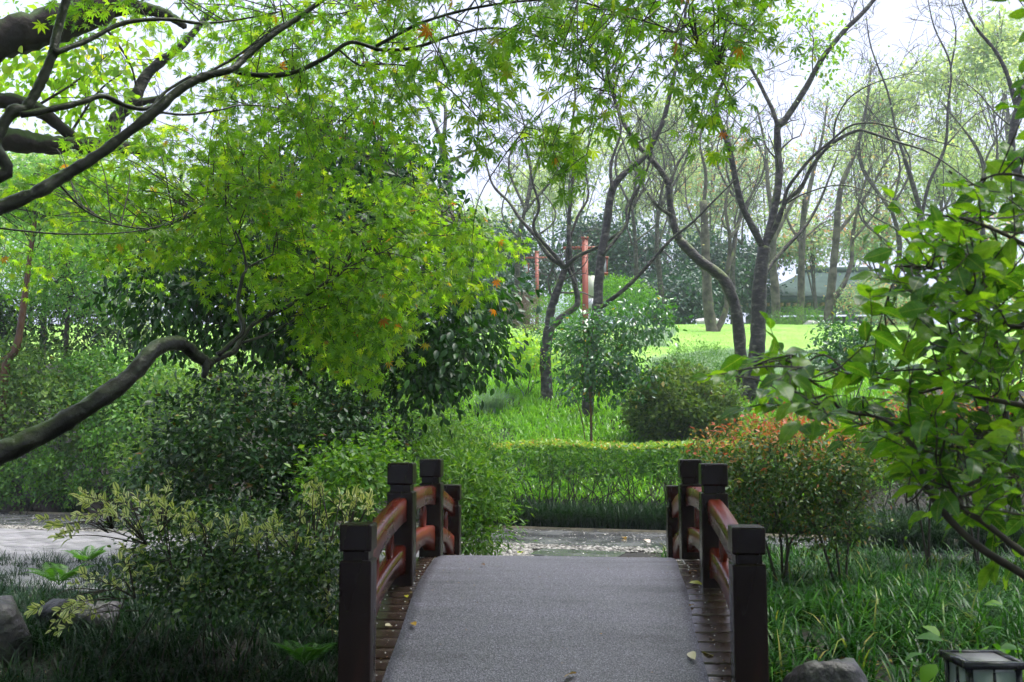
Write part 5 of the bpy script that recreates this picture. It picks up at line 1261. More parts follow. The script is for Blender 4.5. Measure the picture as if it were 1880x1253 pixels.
FT = [
    ('evergreen_tree', 'dark hazy evergreen at the left end of the lawn', 960, 500, 50, 75, 95, 'far_dark', 0.26),
    ('evergreen_tree', 'dark hazy evergreen behind the red lantern', 1085, 490, 54, 85, 110, 'far_dark', 0.26),
    ('evergreen_tree', 'dark blue-green evergreen right of the white lantern', 1200, 490, 52, 85, 110, 'far_dark', 0.26),
    ('evergreen_tree', 'dark evergreen behind the slim fork-trunked tree', 1300, 500, 55, 80, 100, 'far_dark', 0.26),
    ('evergreen_tree', 'dark evergreen left of the pavilion', 1385, 520, 57, 60, 85, 'far_dark', 0.26),
    ('evergreen_tree', 'low dark evergreen under the hazy trees, middle of the lawn edge', 1250, 560, 48, 60, 45, 'far_dark', 0.22),
    ('evergreen_tree', 'low dark evergreen beside the purple ball bush', 905, 560, 46, 70, 60, 'far_dark', 0.22),
    ('broadleaf_tree', 'hazy green tree with its crown above the lantern posts', 1010, 370, 90, 95, 85, 'far_green', 0.43),
    ('broadleaf_tree', 'tall hazy tree behind the bare leaning trunks', 1130, 330, 95, 100, 105, 'far_green', 0.43),
    ('broadleaf_tree', 'hazy yellowing tree between the bare trunks', 1250, 380, 85, 90, 100, 'far_green', 0.40),
    ('autumn_tree', 'thin tree with reddish tints left of the Y-shaped tree', 1310, 330, 78, 90, 100, 'far_autumn', 0.33),
    ('broadleaf_tree', 'hazy green tree behind the fork of the Y-shaped tree', 1400, 350, 90, 90, 110, 'far_green', 0.40),
    ('autumn_tree', 'autumn-coloured tree over the pavilion roof', 1500, 430, 56, 95, 70, 'far_autumn', 0.24),
    ('autumn_tree', 'orange and green tree right of the pavilion', 1610, 420, 54, 85, 85, 'far_autumn', 0.24),
    ('broadleaf_tree', 'pale green tree above the pavilion', 1560, 300, 93, 110, 100, 'far_green', 0.38),
    ('broadleaf_tree', 'pale leafy tree above the broad-leaved shrub', 1720, 360, 50, 110, 120, 'far_green', 0.24),
    ('broadleaf_tree', 'tall pale tree at the right edge', 1850, 250, 52, 110, 170, 'far_green', 0.25),
    ('broadleaf_tree', 'light yellow-green tree right of the bare branches', 1770, 480, 46, 110, 90, 'far_autumn', 0.22),
    ('broadleaf_tree', 'misty tree whose top rises between the hanging maple leaves and the lantern', 1050, 290, 98, 75, 75, 'far_green', 0.42),
    ('broadleaf_tree', 'tall misty tree above the broken branch stub', 1215, 255, 100, 80, 95, 'far_green', 0.42),
    ('broadleaf_tree', 'misty tree right of the Y-shaped tree', 1620, 220, 98, 90, 90, 'far_green', 0.40),
    ('broadleaf_tree', 'tall misty tree over the arching bare branches', 1740, 190, 96, 90, 120, 'far_green', 0.40),
    ('broadleaf_tree', 'tall pale tree reaching the top right corner', 1840, 110, 94, 80, 130, 'far_green', 0.40),
    ('broadleaf_tree', 'hazy tree glimpsed left of the grey bare tree', 870, 440, 88, 80, 80, 'far_green', 0.40),
    ('broadleaf_tree', 'hazy tree far behind the evergreen', 700, 480, 83, 140, 90, 'far_green', 0.43),
    ('broadleaf_tree', 'hazy tree behind the left bank', 330, 480, 75, 160, 110, 'far_green', 0.40),
    ('broadleaf_tree', 'hazy tree at the far left behind the bank', 60, 440, 52, 170, 130, 'far_green', 0.3),
]
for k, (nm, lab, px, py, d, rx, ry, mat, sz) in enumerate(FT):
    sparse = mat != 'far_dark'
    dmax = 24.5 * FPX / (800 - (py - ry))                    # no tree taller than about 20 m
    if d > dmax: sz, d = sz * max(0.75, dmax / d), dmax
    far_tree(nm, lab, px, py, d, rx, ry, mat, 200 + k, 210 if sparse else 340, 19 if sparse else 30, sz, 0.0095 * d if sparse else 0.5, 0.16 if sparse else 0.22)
for k, (lab, px, d) in enumerate([('thin bare sapling among the hazy trees, above the white lantern', 1165, 44), ('thin bare sapling behind the pale leaning tree', 1215, 40), ('thin bare sapling left of the knotty tree', 945, 38),
                                   ('thin bare sapling between the fork-trunked tree and the Y-shaped tree', 1350, 42), ('thin bare sapling over the autumn trees', 1640, 40), ('thin bare sapling at the right above the broad leaves', 1800, 36)]):
    gq = np.random.default_rng(300 + k); x = px
    trunk = [(x, 640), (x + gq.uniform(-8, 8), 540), (x + gq.uniform(-15, 15), 450), (x + gq.uniform(-20, 20), 380)]
    tx, ty = trunk[-1]
    cherry('bare_sapling', lab, trunk, [([(tx, ty + 8), (tx + gq.uniform(-60, 60), ty - 90), (tx + gq.uniform(-90, 90), ty - 200)], 0.06, 0.015, 1.0) for _ in range(4)] + [([(tx, ty + 70), (tx + gq.uniform(-60, 60), ty + 10), (tx + gq.uniform(-90, 90), ty - 90)], 0.05, 0.012, 1.0) for _ in range(2)],
           d, 0.15, 0.07, 310 + k, 'bare saplings before the far wood', 8, 2.0, 2, (60, 0.12, 'far_green'))

# ------------------------------------------------------------------ right bank: reddening bushes, lilyturf, rock, lamp
def red_bush(label, top_ells, low_ells, stems, d, seed, n=260):
    g = np.random.default_rng(seed); c = P(stems[0][0][0], stems[0][0][1], d)
    o = empty('reddening_bush', (c[0], c[1], float(gz(c[0], c[1]))), label, 'bush', 'reddening bushes by the bridge')
    pos, out, cc = clumps(top_ells, n, 26, 0.085, g, 5); 
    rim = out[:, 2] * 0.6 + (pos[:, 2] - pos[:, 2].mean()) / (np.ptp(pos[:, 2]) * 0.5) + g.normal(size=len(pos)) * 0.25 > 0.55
    D, Nn = leaf_dirs(out, g, 0.1, 1.0)
    sz = 0.056 * g.uniform(0.6, 1.25, len(pos))
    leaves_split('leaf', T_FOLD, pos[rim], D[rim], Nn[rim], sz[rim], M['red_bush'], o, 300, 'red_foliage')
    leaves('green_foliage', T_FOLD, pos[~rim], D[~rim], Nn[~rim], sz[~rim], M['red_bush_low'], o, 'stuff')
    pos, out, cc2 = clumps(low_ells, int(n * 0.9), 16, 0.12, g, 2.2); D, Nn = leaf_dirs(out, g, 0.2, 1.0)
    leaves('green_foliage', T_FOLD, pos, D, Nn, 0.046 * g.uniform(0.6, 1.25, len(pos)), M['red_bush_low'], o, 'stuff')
    for pix in stems:
        p = PL(pix, d, d + g.uniform(-0.3, 0.3)); p[0][2] = float(gz(p[0][0], p[0][1])) - 0.03
        p = smooth_path(p, 5); b = MB(); b.tube(p, np.linspace(0.015, 0.005, len(p)), 6, False, 0.06, g); sprout(b, p, 0.008, g, 10, 0.4, 2, 0.25, 0.3); b.build('stem', M['stem'], o, True)
red_bush('dome-shaped bush turning orange-red just right of the bridge', [E(1440, 840, 9.4, 145, 80, 0.75), E(1360, 850, 9.3, 80, 60, 0.5), E(1530, 850, 9.4, 75, 70, 0.5)], [E(1440, 920, 9.3, 130, 65, 0.6), E(1510, 960, 9.2, 90, 50, 0.5), E(1370, 940, 9.2, 70, 55, 0.4), E(1560, 920, 9.3, 60, 70, 0.4)],
         [[(1435, 1060), (1450, 1000), (1480, 975), (1530, 960), (1560, 900)], [(1436, 1058), (1434, 1000), (1420, 930), (1400, 860)], [(1440, 1055), (1445, 990), (1430, 950), (1440, 880), (1460, 800)], [(1545, 1000), (1530, 950), (1545, 900), (1530, 830)],
          [(1548, 1000), (1560, 960), (1580, 920), (1585, 860)], [(1435, 1060), (1400, 980), (1370, 930), (1350, 870)], [(1540, 1000), (1500, 970), (1470, 910), (1490, 840)]], 9.3, 121, 330)
red_bush('second reddening bush half hidden behind the broad-leaved shrub', [E(1720, 790, 10.5, 110, 60, 0.7), E(1820, 800, 10.6, 90, 60, 0.6)], [E(1740, 850, 10.5, 100, 50, 0.6), E(1820, 880, 10.5, 80, 50, 0.5)],
         [[(1700, 960), (1710, 900), (1740, 830)], [(1705, 960), (1680, 900), (1660, 820)], [(1790, 960), (1800, 890), (1830, 820)], [(1795, 960), (1770, 890), (1760, 820)]], 10.5, 122, 260)

g = np.random.default_rng(130)
clear = lambda t, s: (np.abs(ts(t, s)[0]) > 1.15)
kp = lambda t, s: clear(t, s) & (t > 0.9) & (s < s_edge(t) - 3.3) & ~((s < 5.7 - 0.2 * t) & (t < 4.5))
bs = tufts(1350, 20, (0.9, 7.5), (4.6, 12.8), g, 0.05, kp)
tag(blades('lilyturf', bs, 0.40, g, M['lily'], 0.020, 1.05, 4), 'glossy lilyturf covering the bank right of the bridge', 'grass', kind='stuff')
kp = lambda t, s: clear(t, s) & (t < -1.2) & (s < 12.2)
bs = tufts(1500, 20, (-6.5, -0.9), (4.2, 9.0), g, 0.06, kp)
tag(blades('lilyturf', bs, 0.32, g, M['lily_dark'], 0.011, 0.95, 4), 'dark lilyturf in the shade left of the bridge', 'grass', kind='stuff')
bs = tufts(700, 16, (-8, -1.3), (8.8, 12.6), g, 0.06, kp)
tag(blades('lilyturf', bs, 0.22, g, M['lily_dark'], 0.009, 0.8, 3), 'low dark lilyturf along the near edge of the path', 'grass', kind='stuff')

def litter(name, n, tr, sr, label, seed, size=0.05, keep=None, mat='litter'):
    g = np.random.default_rng(seed); t = g.uniform(*tr, n); s = g.uniform(*sr, n)
    if keep is not None: k = keep(t, s); t, s = t[k], s[k]
    x, y = ts(t, s); pos = np.stack([x, y, gz(x, y) + g.uniform(0.005, 0.03, len(x))], -1); m = len(x)
    D = nrm(g.normal(size=(m, 3)) * [1, 1, 0.2]); Nn = nrm(g.normal(size=(m, 3)) * 0.35 + [0, 0, 1])
    tag(leaves(name, T_OVAL, pos, D, Nn, size * g.uniform(0.5, 1.3, m), M[mat], None), label, 'leaf litter', kind='stuff')
litter('leaf_litter', 2600, (1.0, 5.0), (4.0, 7.4), 'brown and orange fallen leaves around the rock right of the bridge', 131, keep=clear)
litter('leaf_litter', 500, (-5, -1.0), (4.2, 8), 'dark fallen leaves in the shade left of the bridge', 132, keep=clear)
litter('leaf_litter', 240, (1.1, 6.5), (6.0, 12), 'scattered orange leaves caught in the lilyturf', 133, 0.07, keep=lambda t, s: clear(t, s) & (s < s_edge(t) - 3.3))
q = P(1515, 1235, 5.5); rock('garden_rock', q, (0.25, 0.26, 0.46), 150, 'rock', 'grey wet rock beside the right near bridge post', None, 0.4, 0.2)
q = P(15, 1090, 7.4); rock('garden_rock', q, (0.26, 0.3, 0.34), 151, 'rock', 'tall lilac-grey rock at the left edge', None, 0.2, 0.12)
q = P(155, 1095, 7.9); rock('garden_rock', q, (0.36, 0.22, 0.26), 152, 'rock', 'low flat grey rock under the fern', None, 0.1, 0.12)
q = P(620, 1240, 5.6); rock('garden_rock', q, (0.2, 0.2, 0.14), 153, 'brown_rock', 'brown stone at the foot of the left near post', None, 0.9, 0.2)
grass_clump('dense fine grass tuft hugging the right near bridge post', 1415, 1215, 5.3, 420, 0.30, 'lily', 154, 0.006)

# garden lamp, bottom right
M['black_metal'] = noise_mat("black_lamp_metal", [(0.3, (0.012, 0.012, 0.016)), (0.7, (0.025, 0.025, 0.032))], scale=12, rough=0.25, bump=0.05)
M['lamp_pane'] = lamp_glass(); M['lamp_pane'].name = 'lamp_pane'
M['lamp_pane'].node_tree.nodes["Principled BSDF"].inputs["Base Color"].default_value = (0.42, 0.5, 0.46, 1)
q = P(1805, 1260, 4.2); z0 = float(gz(q[0], q[1])); H = P(1805, 1212, 4.2)[2] - z0; W = 0.225
lamp = empty('garden_lamp', (q[0], q[1], z0), 'low square garden lamp with dark frame and frosted lattice panes', 'lamp')
lamp.rotation_euler = (0, 0, YAW)
def lpart(nm, boxes, mat, par=None):
    b = MB()
    for bx in boxes: b.box(*bx)
    return link(nm, b.mesh(nm), M[mat], par or lamp, (0, 0, 0))
for a_ in (-1, 1):
    for c_ in (-1, 1): lpart('corner_post', [([a_ * (W / 2 - 0.011), c_ * (W / 2 - 0.011), H / 2], [0.022, 0.022, H - 0.03])], 'black_metal')
lpart('top_frame', [([0, s_ * (W / 2), H], [W + 0.03, 0.03, 0.028]) for s_ in (-1, 1)] + [([s_ * (W / 2), 0, H], [0.03, W - 0.03, 0.0278]) for s_ in (-1, 1)], 'black_metal')
lpart('base', [([0, 0, 0.03], [W + 0.05, W + 0.05, 0.10])], 'black_metal')
tp = lpart('top_pane', [([0, 0, H + 0.003], [W - 0.032, W - 0.032, 0.008])], 'slab')
def bar(p0, p1, w=0.009):
    p0, p1 = np.array(p0, float), np.array(p1, float); d_ = p1 - p0; L_ = np.linalg.norm(d_); x = d_ / L_; zz = np.array([0, 0, 1.0]); y_ = np.cross(zz, x)
    if np.linalg.norm(y_) < 1e-6: y_ = np.array([0, 1.0, 0])
    y_ = y_ / np.linalg.norm(y_); z_ = np.cross(x, y_); return ((p0 + p1) / 2, [L_, w, w], np.stack([x, y_, z_], 1))
hp = H - 0.11; zc = 0.08 + hp / 2
for (nx_, ny_) in ((0, -1), (0, 1), (-1, 0), (1, 0)):
    c = np.array([nx_ * (W / 2 - 0.014), ny_ * (W / 2 - 0.014), zc]); sx_, sy_ = (W - 0.044, 0.005) if ny_ else (0.005, W - 0.044)
    pn = lpart('pane', [(c, [sx_, sy_, hp])], 'lamp_pane')
    e = np.array([-ny_, nx_, 0.0]); f_ = np.array([nx_, ny_, 0.0]) * (W / 2 - 0.006); hwid = W / 2 - 0.022
    top_, mid_, bot_ = zc + hp / 2, zc + hp / 2 - 0.055, zc + hp / 2 - 0.055 - hwid * 1.2
    bars = [bar(f_ + [0, 0, top_], f_ + [0, 0, mid_]), bar(f_ + [0, 0, mid_], f_ + e * hwid + [0, 0, bot_]), bar(f_ + [0, 0, mid_], f_ - e * hwid + [0, 0, bot_]),
            bar(f_ + e * hwid + [0, 0, bot_], f_ + [0, 0, bot_ - 0.1]), bar(f_ - e * hwid + [0, 0, bot_], f_ + [0, 0, bot_ - 0.1])]
    lpart('lattice', bars, 'black_metal', pn)

# broad soft leaves behind the lamp
def leaf_plant(name, label, px, py, d, n, size, h, seed, mat='bright_bush', tpl=None, spread=0.2):
    g = np.random.default_rng(seed); q = P(px, py, d); z = float(gz(q[0], q[1])); c = np.array([q[0], q[1], z])
    o = empty(name, c, label, 'plant'); b = MB(); pos = []
    for k in range(n):
        a = g.uniform(0, 6.28); e = c + np.array([math.cos(a) * spread * g.uniform(0.2, 1), math.sin(a) * spread * g.uniform(0.2, 1), h * g.uniform(0.6, 1.1)])
        p = smooth_path([c, (c + e) / 2 + [0, 0, h * 0.15], e], 4); b.tube(p, 0.004, 4, False); pos.append(e)
    pos = np.array(pos); D = nrm((pos - c) * [1, 1, 0.1] + g.normal(size=(n, 3)) * 0.05 - [0, 0, 0.05]); Nn = nrm(g.normal(size=(n, 3)) * 0.3 + [0, 0, 1])
    tag(b.build('stems', M['fern'], o), kind='stuff'); leaf_objects('leaf', tpl or tpl_oval(0.36, 0.05, 0.25), pos, D, Nn, size * g.uniform(0.7, 1.2, n), M[mat], o)
leaf_plant('broad_leaved_plant', 'low plant with broad soft leaves just behind the garden lamp', 1775, 1180, 4.55, 16, 0.12, 0.60, 160, spread=0.24)
leaf_plant('broad_leaved_plant', 'bright leaves at the right edge above the garden lamp', 1885, 1130, 4.6, 12, 0.11, 0.75, 161, spread=0.14)
leaf_plant('broad_leaved_plant', 'dark plant with long leaves in the shade under the variegated bush', 305, 1150, 6.4, 11, 0.16, 0.26, 162, 'dark_bush', tpl_oval(0.17, 0.04, 0.35), 0.16)

# ------------------------------------------------------------------ ferns and the variegated bush, left
def fern(label, px, py, d, fronds, L, seed, mat='fern'):
    g = np.random.default_rng(seed); q = P(px, py, d); z = float(gz(q[0], q[1])) + 0.02; c = np.array([q[0], q[1], max(z, q[2] - 0.1)])
    o = empty('fern', c, label, 'fern', 'ferns')
    for k in range(fronds):
        a = k * 2.4 + g.uniform(-0.3, 0.3); dv = np.array([math.cos(a), math.sin(a), g.uniform(0.8, 1.5)])
        n = 20; f = np.linspace(0, 1, n)
        p = c + L * (f[:, None] * nrm(dv) + np.array([0, 0, -0.42]) * (f ** 2)[:, None])
        tan = nrm(np.gradient(p, axis=0)); sd = nrm(np.cross(tan, [0, 0, 1.0])); nv = np.cross(sd, tan)
        pos, D, Nn, S = [], [], [], []
        for s_ in (-1, 1):
            pos.append(p[2:]); D.append(nrm(sd[2:] * s_ + tan[2:] * 0.45)); Nn.append(nv[2:] + g.normal(size=(n - 2, 3)) * 0.12); S.append(L * 0.24 * np.sin(np.clip(f[2:] * 1.0 + 0.12, 0, 1) * math.pi) ** 0.7 * (1 - 0.45 * f[2:]) + 0.008)
        V, F = leaf_arrays(tpl_fold(0.085, 0.02, 0.15), np.concatenate(pos), np.concatenate(D), np.concatenate(Nn), np.concatenate(S))
        b = MB(); b.add(V, T=F); b.tube(p, np.linspace(0.004, 0.001, n), 3, False); b.build('frond', M[mat], o)
fern('bright fern arching over the low flat rock', 110, 1050, 7.7, 9, 0.42, 170)
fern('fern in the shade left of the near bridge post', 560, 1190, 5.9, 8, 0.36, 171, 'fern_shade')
fern('fern beside the variegated bush at the path edge', 160, 1012, 8.9, 7, 0.34, 173)

g = np.random.default_rng(180)
q = P(380, 1130, 7.2)
vb = empty('variegated_bush', (q[0], q[1], float(gz(q[0], q[1]))), 'spreading bush with cream-edged yellow-green leaves left of the bridge', 'bush')
core = [E(380, 1015, 7.3, 150, 60, 0.6), E(480, 1010, 7.1, 140, 65, 0.6), E(590, 1030, 6.9, 80, 60, 0.5), E(260, 955, 7.5, 70, 26, 0.4), E(400, 955, 7.4, 110, 36, 0.5), E(250, 1050, 7.3, 70, 36, 0.3), E(430, 1085, 7.0, 120, 50, 0.5), E(560, 1100, 6.8, 90, 55, 0.4), E(640, 1010, 6.6, 50, 60, 0.3), E(330, 1075, 7.1, 80, 40, 0.4)]
pos, out, cc = clumps(core, 520, 20, 0.075, g, 2.6, 0.05)
D, Nn = leaf_dirs(out, g, 0.2, 0.9)
leaves('green_foliage', T_OVAL, pos, D, Nn, 0.05 * g.uniform(0.6, 1.2, len(pos)), M['vari_green'], vb, 'stuff')
tips = [(155, 885), (175, 892), (210, 900), (290, 890), (300, 905), (190, 915), (230, 915), (330, 930), (365, 940), (300, 925), (150, 935), (240, 925), (430, 960), (360, 950), (450, 985), (500, 960), (540, 970), (565, 895), (585, 890), (615, 890), (650, 890), (672, 885), (590, 915), (610, 930), (640, 940), (660, 925), (560, 950), (620, 975),
        (530, 985), (590, 1000), (270, 935), (395, 955), (470, 955), (120, 1105), (100, 1120), (75, 1125), (140, 1095), (115, 1135), (165, 1085), (240, 1000), (250, 1020), (190, 1060), (150, 1050), (215, 1040), (600, 1060), (640, 1035), (580, 1090), (655, 1010), (520, 950), (345, 1035), (270, 1060), (95, 955), (125, 960), (700, 1000), (610, 1110)]
b = MB(); pos, D, Nn = [], [], []
for (x, y) in tips:
    for _ in range(3 if y < 1030 else 2):
        e = P(x + g.uniform(-26, 26), y + g.uniform(-8, 34), 6.85 + g.uniform(-0.3, 0.3)); i = cc[np.argmin(np.linalg.norm(cc - e, axis=1))]
        p = smooth_path([i - [0, 0, 0.1], (i + e) / 2 + g.normal(size=3) * 0.03, e], 4); b.tube(p, np.linspace(0.005, 0.002, len(p)), 4, False)
        dv = nrm(e - i + [0, 0, 0.05] + g.normal(size=3) * 0.08); k = int(g.integers(4, 9))
        for j in range(k):
            f = j / (k - 1); a = j * 2.4; sd = nrm(np.cross(dv, [math.cos(a), math.sin(a), 0.3]))
            pos.append(e - dv * 0.10 * (1 - f)); D.append(nrm(sd * (1.0 - 0.6 * f) + dv * (0.5 + 0.6 * f))); Nn.append(nrm(dv + g.normal(size=3) * 0.3 + [0, 0, 0.6]))
pos, D, Nn = map(np.array, (pos, D, Nn))
leaves_split('leaf', T_OVAL, pos, D, Nn, 0.066 * g.uniform(0.5, 1.25, len(pos)), M['vari'], vb, 300, 'pale_foliage')
tag(b.build('twigs', M['stem'], vb), kind='stuff')
for k in range(9):
    e = cc[g.integers(len(cc))]; c0 = np.array(vb.location) + np.append(g.normal(size=2) * [0.5, 0.2], -0.05)
    p = smooth_path([c0, (c0 + e) / 2 + g.normal(size=3) * 0.1, e], 5); b = MB(); b.tube(p, np.linspace(0.006, 0.003, len(p)), 5, False); sprout(b, p, 0.004, g, 3, 0.2, 1, 0.5); b.build('stem', M['stem'], vb, True)

# ------------------------------------------------------------------ broad-leaved shrub close to the camera, right
g = np.random.default_rng(190)
q = P(2080, 1250, 3.1)
bl = empty('broad_leaved_shrub', (q[0], q[1], float(gz(q[0], q[1]))), 'broad-leaved shrub leaning into the picture from the right edge', 'shrub')
B0 = np.array(bl.location)
TW = []
def blimb(pix, d0, d1, ra, rb, start=None):
    p = PL(pix, d0, d1)
    if start is not None: p = np.vstack([start, p])
    p = smooth_path(p, 6); b = MB(); b.tube(p, np.linspace(ra, rb, len(p)), 7, True, 0.06, g); b.build('limb', M['stem'], bl, True); TW.append(p); return p
blimb([(1960, 1110), (1880, 1056), (1800, 1006), (1740, 950), (1700, 890), (1682, 830), (1650, 790), (1615, 768), (1575, 760)], 3.0, 3.3, 0.016, 0.005, B0)
blimb([(1960, 1070), (1880, 1016), (1810, 962), (1765, 930), (1780, 890), (1840, 870), (1880, 850)], 2.9, 3.3, 0.014, 0.004, B0 + [0.02, 0, 0])
blimb([(1960, 770), (1880, 746), (1800, 730), (1740, 712), (1690, 722)], 2.9, 3.2, 0.012, 0.004, B0 + [0, 0, 0.7])
blimb([(1940, 640), (1860, 600), (1790, 570), (1720, 560), (1650, 570), (1600, 580)], 3.0, 3.3, 0.012, 0.003, B0 + [0, 0, 0.9])
blimb([(1950, 500), (1880, 450), (1820, 420), (1760, 400), (1700, 395)], 3.0, 3.2, 0.010, 0.003, B0 + [0, 0, 1.1])
blimb([(1950, 380), (1890, 330), (1840, 320), (1800, 330)], 3.0, 3.1, 0.008, 0.003, B0 + [0, 0, 1.3])
blimb([(1800, 570), (1760, 520), (1700, 490), (1640, 490)], 3.1, 3.2, 0.006, 0.002)
blimb([(1580, 762), (1545, 752), (1531, 738), (1524, 720), (1492, 702), (1469, 675), (1440, 662), (1400, 668), (1350, 682), (1300, 692)], 3.3, 3.2, 0.006, 0.002)
blimb([(1524, 722), (1485, 735), (1445, 745), (1405, 742), (1370, 750)], 3.3, 3.25, 0.004, 0.002)
blimb([(1690, 722), (1640, 700), (1600, 690), (1560, 680)], 3.2, 3.3, 0.005, 0.002)
blimb([(1700, 890), (1730, 850), (1780, 810), (1850, 800)], 3.1, 3.3, 0.006, 0.002)
blimb([(1765, 930), (1740, 880), (1745, 830), (1780, 780)], 2.95, 3.1, 0.006, 0.002)
TP = np.concatenate(TW)
pos, D, Nn = [], [], []
tb = MB()
def leaf_twig(p0, dv, L, g):
    tp = twig_path(p0, dv, L, g, 5, 0.3, 0.0); tb.tube(tp, np.linspace(0.0028, 0.0012, len(tp)), 4, False); put_leaves(tp, L, g)
def put_leaves(tp, L, g, step=0.036):
    k = max(4, int(L / step)); tan = nrm(np.gradient(tp, axis=0)); sd = nrm(np.cross(tan.mean(0), [0, 0, 1.0]) + g.normal(size=3) * 0.25); up = nrm(np.cross(sd, tan.mean(0)))
    for j in range(k + 1):
        f = (j + 0.5) / k; f = min(f, 1.0); x = f * (len(tp) - 1); i = min(int(x), len(tp) - 2); pt = tp[i] + (tp[i + 1] - tp[i]) * (x - i)
        s_ = 1 if j % 2 else -1
        if j == k: s_ = 0
        pos.append(pt); D.append(nrm(sd * s_ * g.uniform(0.6, 1.1) + tan[i] * 0.6 + g.normal(size=3) * 0.25 - [0, 0, 0.18])); Nn.append(nrm(up * (1 if up[2] > 0 else -1) + g.normal(size=3) * 0.4))
for p in (TW[7][18:], TW[8], TW[9]): put_leaves(p[::2], np.sum(np.linalg.norm(np.diff(p, axis=0), axis=1)), g, 0.022)
regions = [([(1640, 420), (1880, 290), (1960, 300), (1960, 1000), (1880, 1010), (1760, 900), (1640, 880), (1590, 800), (1600, 690), (1580, 600), (1620, 540)], 112), ([(1660, 520), (1760, 420), (1880, 520), (1880, 800), (1680, 800), (1640, 680)], 66), ([(1320, 660), (1560, 640), (1590, 740), (1420, 720)], 13),
           ([(1440, 740), (1600, 740), (1640, 800), (1580, 810), (1500, 770)], 8), ([(1640, 820), (1880, 800), (1880, 1010), (1780, 960), (1680, 880)], 14), ([(1830, -40), (1960, -40), (1960, 100), (1850, 40)], 3), ([(1850, 170), (1960, 150), (1960, 300), (1860, 250)], 3)]
for poly, n in regions:
    pa = np.array(poly, float); m = 0
    while m < n:
        x, y = g.uniform(pa[:, 0].min(), pa[:, 0].max(), 1), g.uniform(pa[:, 1].min(), pa[:, 1].max(), 1)
        if not in_poly(x, y, poly)[0]: continue
        m += 1; c = P(x[0], y[0], g.uniform(2.7, 4.1)); nr = TP[np.argmin(np.linalg.norm(TP - c, axis=1) + g.random(len(TP)) * 0.05)]
        dv = nrm(nrm(c - nr) + g.normal(size=3) * 0.45 + np.array([-0.25 * CY, -0.25 * SY, 0.05])); L = g.uniform(0.16, 0.34)
        s0 = c - dv * L / 2
        if np.linalg.norm(s0 - nr) < 0.7: tb.tube(smooth_path([nr, (nr + s0) / 2 + g.normal(size=3) * 0.02, s0], 3), 0.003, 4, False)
        leaf_twig(s0, dv, L, g)
pos, D, Nn = map(np.array, (pos, D, Nn))
tag(tb.build('twigs', M['stem'], bl), kind='stuff')
def tpl_big():
    """a full leaf: pointed oval, folded along its midrib, wavy edge"""
    n = 8; V, T = [], []
    for i in range(n + 1):
        f = i / n; w = 0.27 * math.sin(math.pi * f ** 0.85) ** 0.85 + (0.008 if i in (0, n) else 0); z = 0.05 * math.sin(f * 3.1) - 0.16 * f * f
        V += [[f, 0, z], [f, w * 0.55, z + 0.035 * w / 0.27], [f, w, z + 0.045 * w / 0.27 + 0.012 * math.sin(f * 14)], [f, -w * 0.55, z + 0.035 * w / 0.27], [f, -w, z + 0.045 * w / 0.27 + 0.012 * math.sin(f * 13 + 1)]]
    for i in range(n):
        a, b_ = 5 * i, 5 * i + 5
        for p_, q_ in ((0, 1), (1, 2)): T += [[a + p_, b_ + p_, b_ + q_], [a + p_, b_ + q_, a + q_]]
        for p_, q_ in ((0, 3), (3, 4)): T += [[a + p_, b_ + q_, b_ + p_], [a + p_, a + q_, b_ + q_]]
    return np.array(V), np.array(T)
leaves_split('leaf', tpl_big(), pos, D, Nn, 0.080 * g.uniform(0.45, 1.3, len(pos)), M['broad'], bl, 300)

# ------------------------------------------------------------------ single fallen leaves on the bridge and the path
def on_surface(px, py, f, d0=3.5, d1=20):
    for d in np.arange(d0, d1, 0.005):
        q = P(px, py, d)
        if q[2] <= f(q): return q
    return P(px, py, d1)
fl_me = {}
def fallen(px, py, mat, size, label, f=None, seed=0, tpl=None):
    q = on_surface(px, py, f or (lambda q: deck(q[1]) + (0.02 if -0.8 < q[0] < 0.74 else 0.004)))
    me = mesh_np('fallen_leaf', *(tpl or tpl_big()), True); me.materials.append(M[mat])
    o = bpy.data.objects.new('fallen_leaf', me); COL.objects.link(o); g = np.random.default_rng(seed)
    sl = math.atan(-2 * DECK_A * (q[1] - BY)) if f is None else 0
    o.location = Vector(q) + Vector((0, 0, 0.008)); o.scale = (size,) * 3; o.rotation_euler = (sl + g.uniform(-0.1, 0.1), g.uniform(-0.1, 0.1), g.uniform(0, 6.28))
    tag(o, label, 'leaf', 'single fallen leaves')
flat = lambda q: 0.02
fallen(707, 1152, 'fallen_pale', 0.07, 'pale yellow leaf on the planks inside the left railing', seed=1)
fallen(757, 1146, 'fallen', 0.06, 'orange leaf on the mat near its left edge', seed=2)
fallen(745, 1096, 'fallen_yellow', 0.05, 'small yellow leaf on the planks beside the second left post', seed=3)
fallen(1265, 1073, 'fallen_yellow', 0.09, 'broad yellow-green leaf on the planks inside the second right post', seed=4)
fallen(1275, 1114, 'fallen', 0.05, 'small brown leaf on the planks below the yellow-green one', seed=5)
fallen(1279, 1052, 'fallen', 0.06, 'small orange leaf on the planks near the crest, right side', seed=6)
fallen(1266, 1201, 'fallen_pale', 0.08, 'pinkish curled leaf on the right edge of the mat', seed=7)
fallen(1308, 1207, 'fallen_yellow', 0.10, 'large yellow leaf on the planks by the right near post', seed=8)
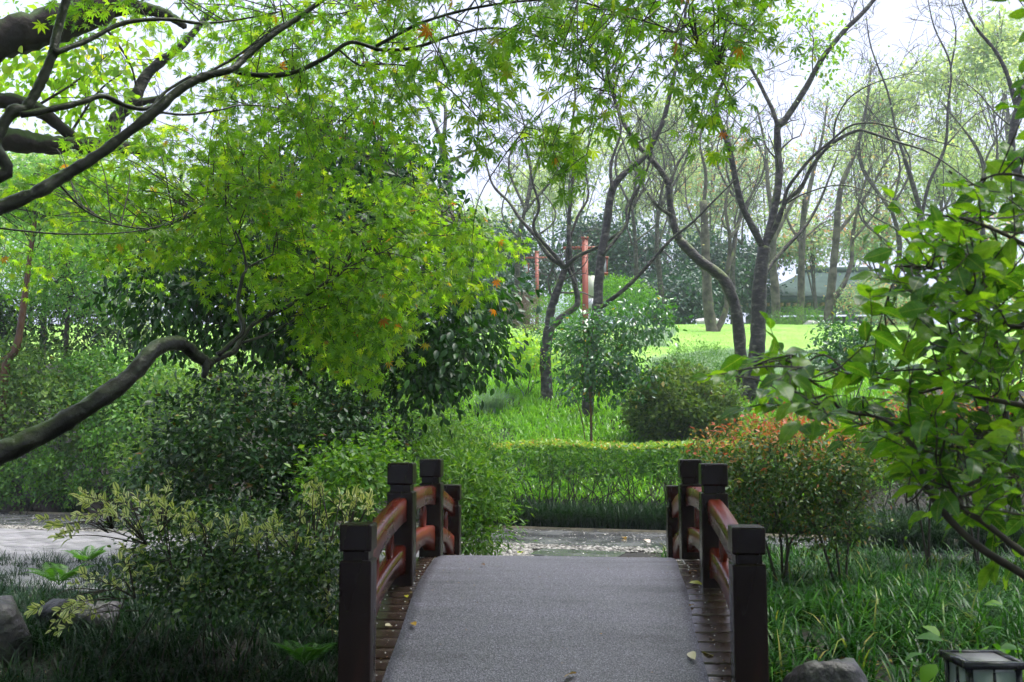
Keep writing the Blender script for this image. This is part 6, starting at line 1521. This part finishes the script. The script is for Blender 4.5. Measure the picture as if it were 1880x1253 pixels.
fallen(1058, 1240, 'fallen', 0.075, 'brown-orange leaf on the mat at the bottom of the picture', seed=9)
fallen(884, 1038, 'litter', 0.045, 'tiny dark leaf on the crest of the mat', seed=10)
fallen(767, 1050, 'fallen', 0.06, 'orange leaf on the planks behind the second left post', seed=11)
fallen(1143, 988, 'fallen', 0.14, 'orange leaf lying on the wet path', f=flat, seed=12)
fallen(1184, 992, 'fallen_pale', 0.16, 'pink leaf lying on the wet path', f=flat, seed=13)
fallen(960, 1014, 'fallen_yellow', 0.16, 'yellow leaf on the pebbles at the end of the bridge', f=flat, seed=14)
fallen(1258, 888, 'fallen', 0.12, 'orange leaf resting on the right upper rail', f=lambda q: top_rail(q[1]) + 0.002, seed=15)

# crumbs of dead leaf blown against the edges of the mat and between the planks
g = np.random.default_rng(400); n = 420
yy = g.uniform(4.2, 8.5, n); sd = g.choice([-1, 1], n)
xx = np.where(g.random(n) < 0.6, np.where(sd < 0, -0.80, 0.745) + sd * np.abs(g.normal(size=n)) * 0.05, g.uniform(-0.78, 0.72, n))
zz = deck(yy) + np.where((xx > -0.79) & (xx < 0.73), 0.019, 0.004)
pos = np.stack([xx, yy, zz], -1); D = nrm(g.normal(size=(n, 3)) * [1, 1, 0.1]); Nn = nrm(g.normal(size=(n, 3)) * 0.25 + [0, 0, 1])
tag(leaves('leaf_crumbs', T_OVAL, pos, D, Nn, 0.014 * g.uniform(0.3, 1.4, n), M['litter'], None), 'tiny crumbs of dead leaf along the edges of the bridge mat', 'leaf litter', kind='stuff')

# ------------------------------------------------------------------ haze
hz_m, N, L, out = nodes_of("haze_air")
pvn = N.new("ShaderNodeVolumePrincipled"); pvn.inputs["Color"].default_value = (0.86, 0.93, 1.0, 1); pvn.inputs["Density"].default_value = 0.0010; pvn.inputs["Anisotropy"].default_value = 0.2
L.new(pvn.outputs[0], out.inputs["Volume"])
b = MB(); b.box([0, 47, 14.0], [132, 124, 31]); hz = b.build('haze', hz_m)
tag(hz, 'pale damp air over the whole garden', 'haze', kind='stuff')
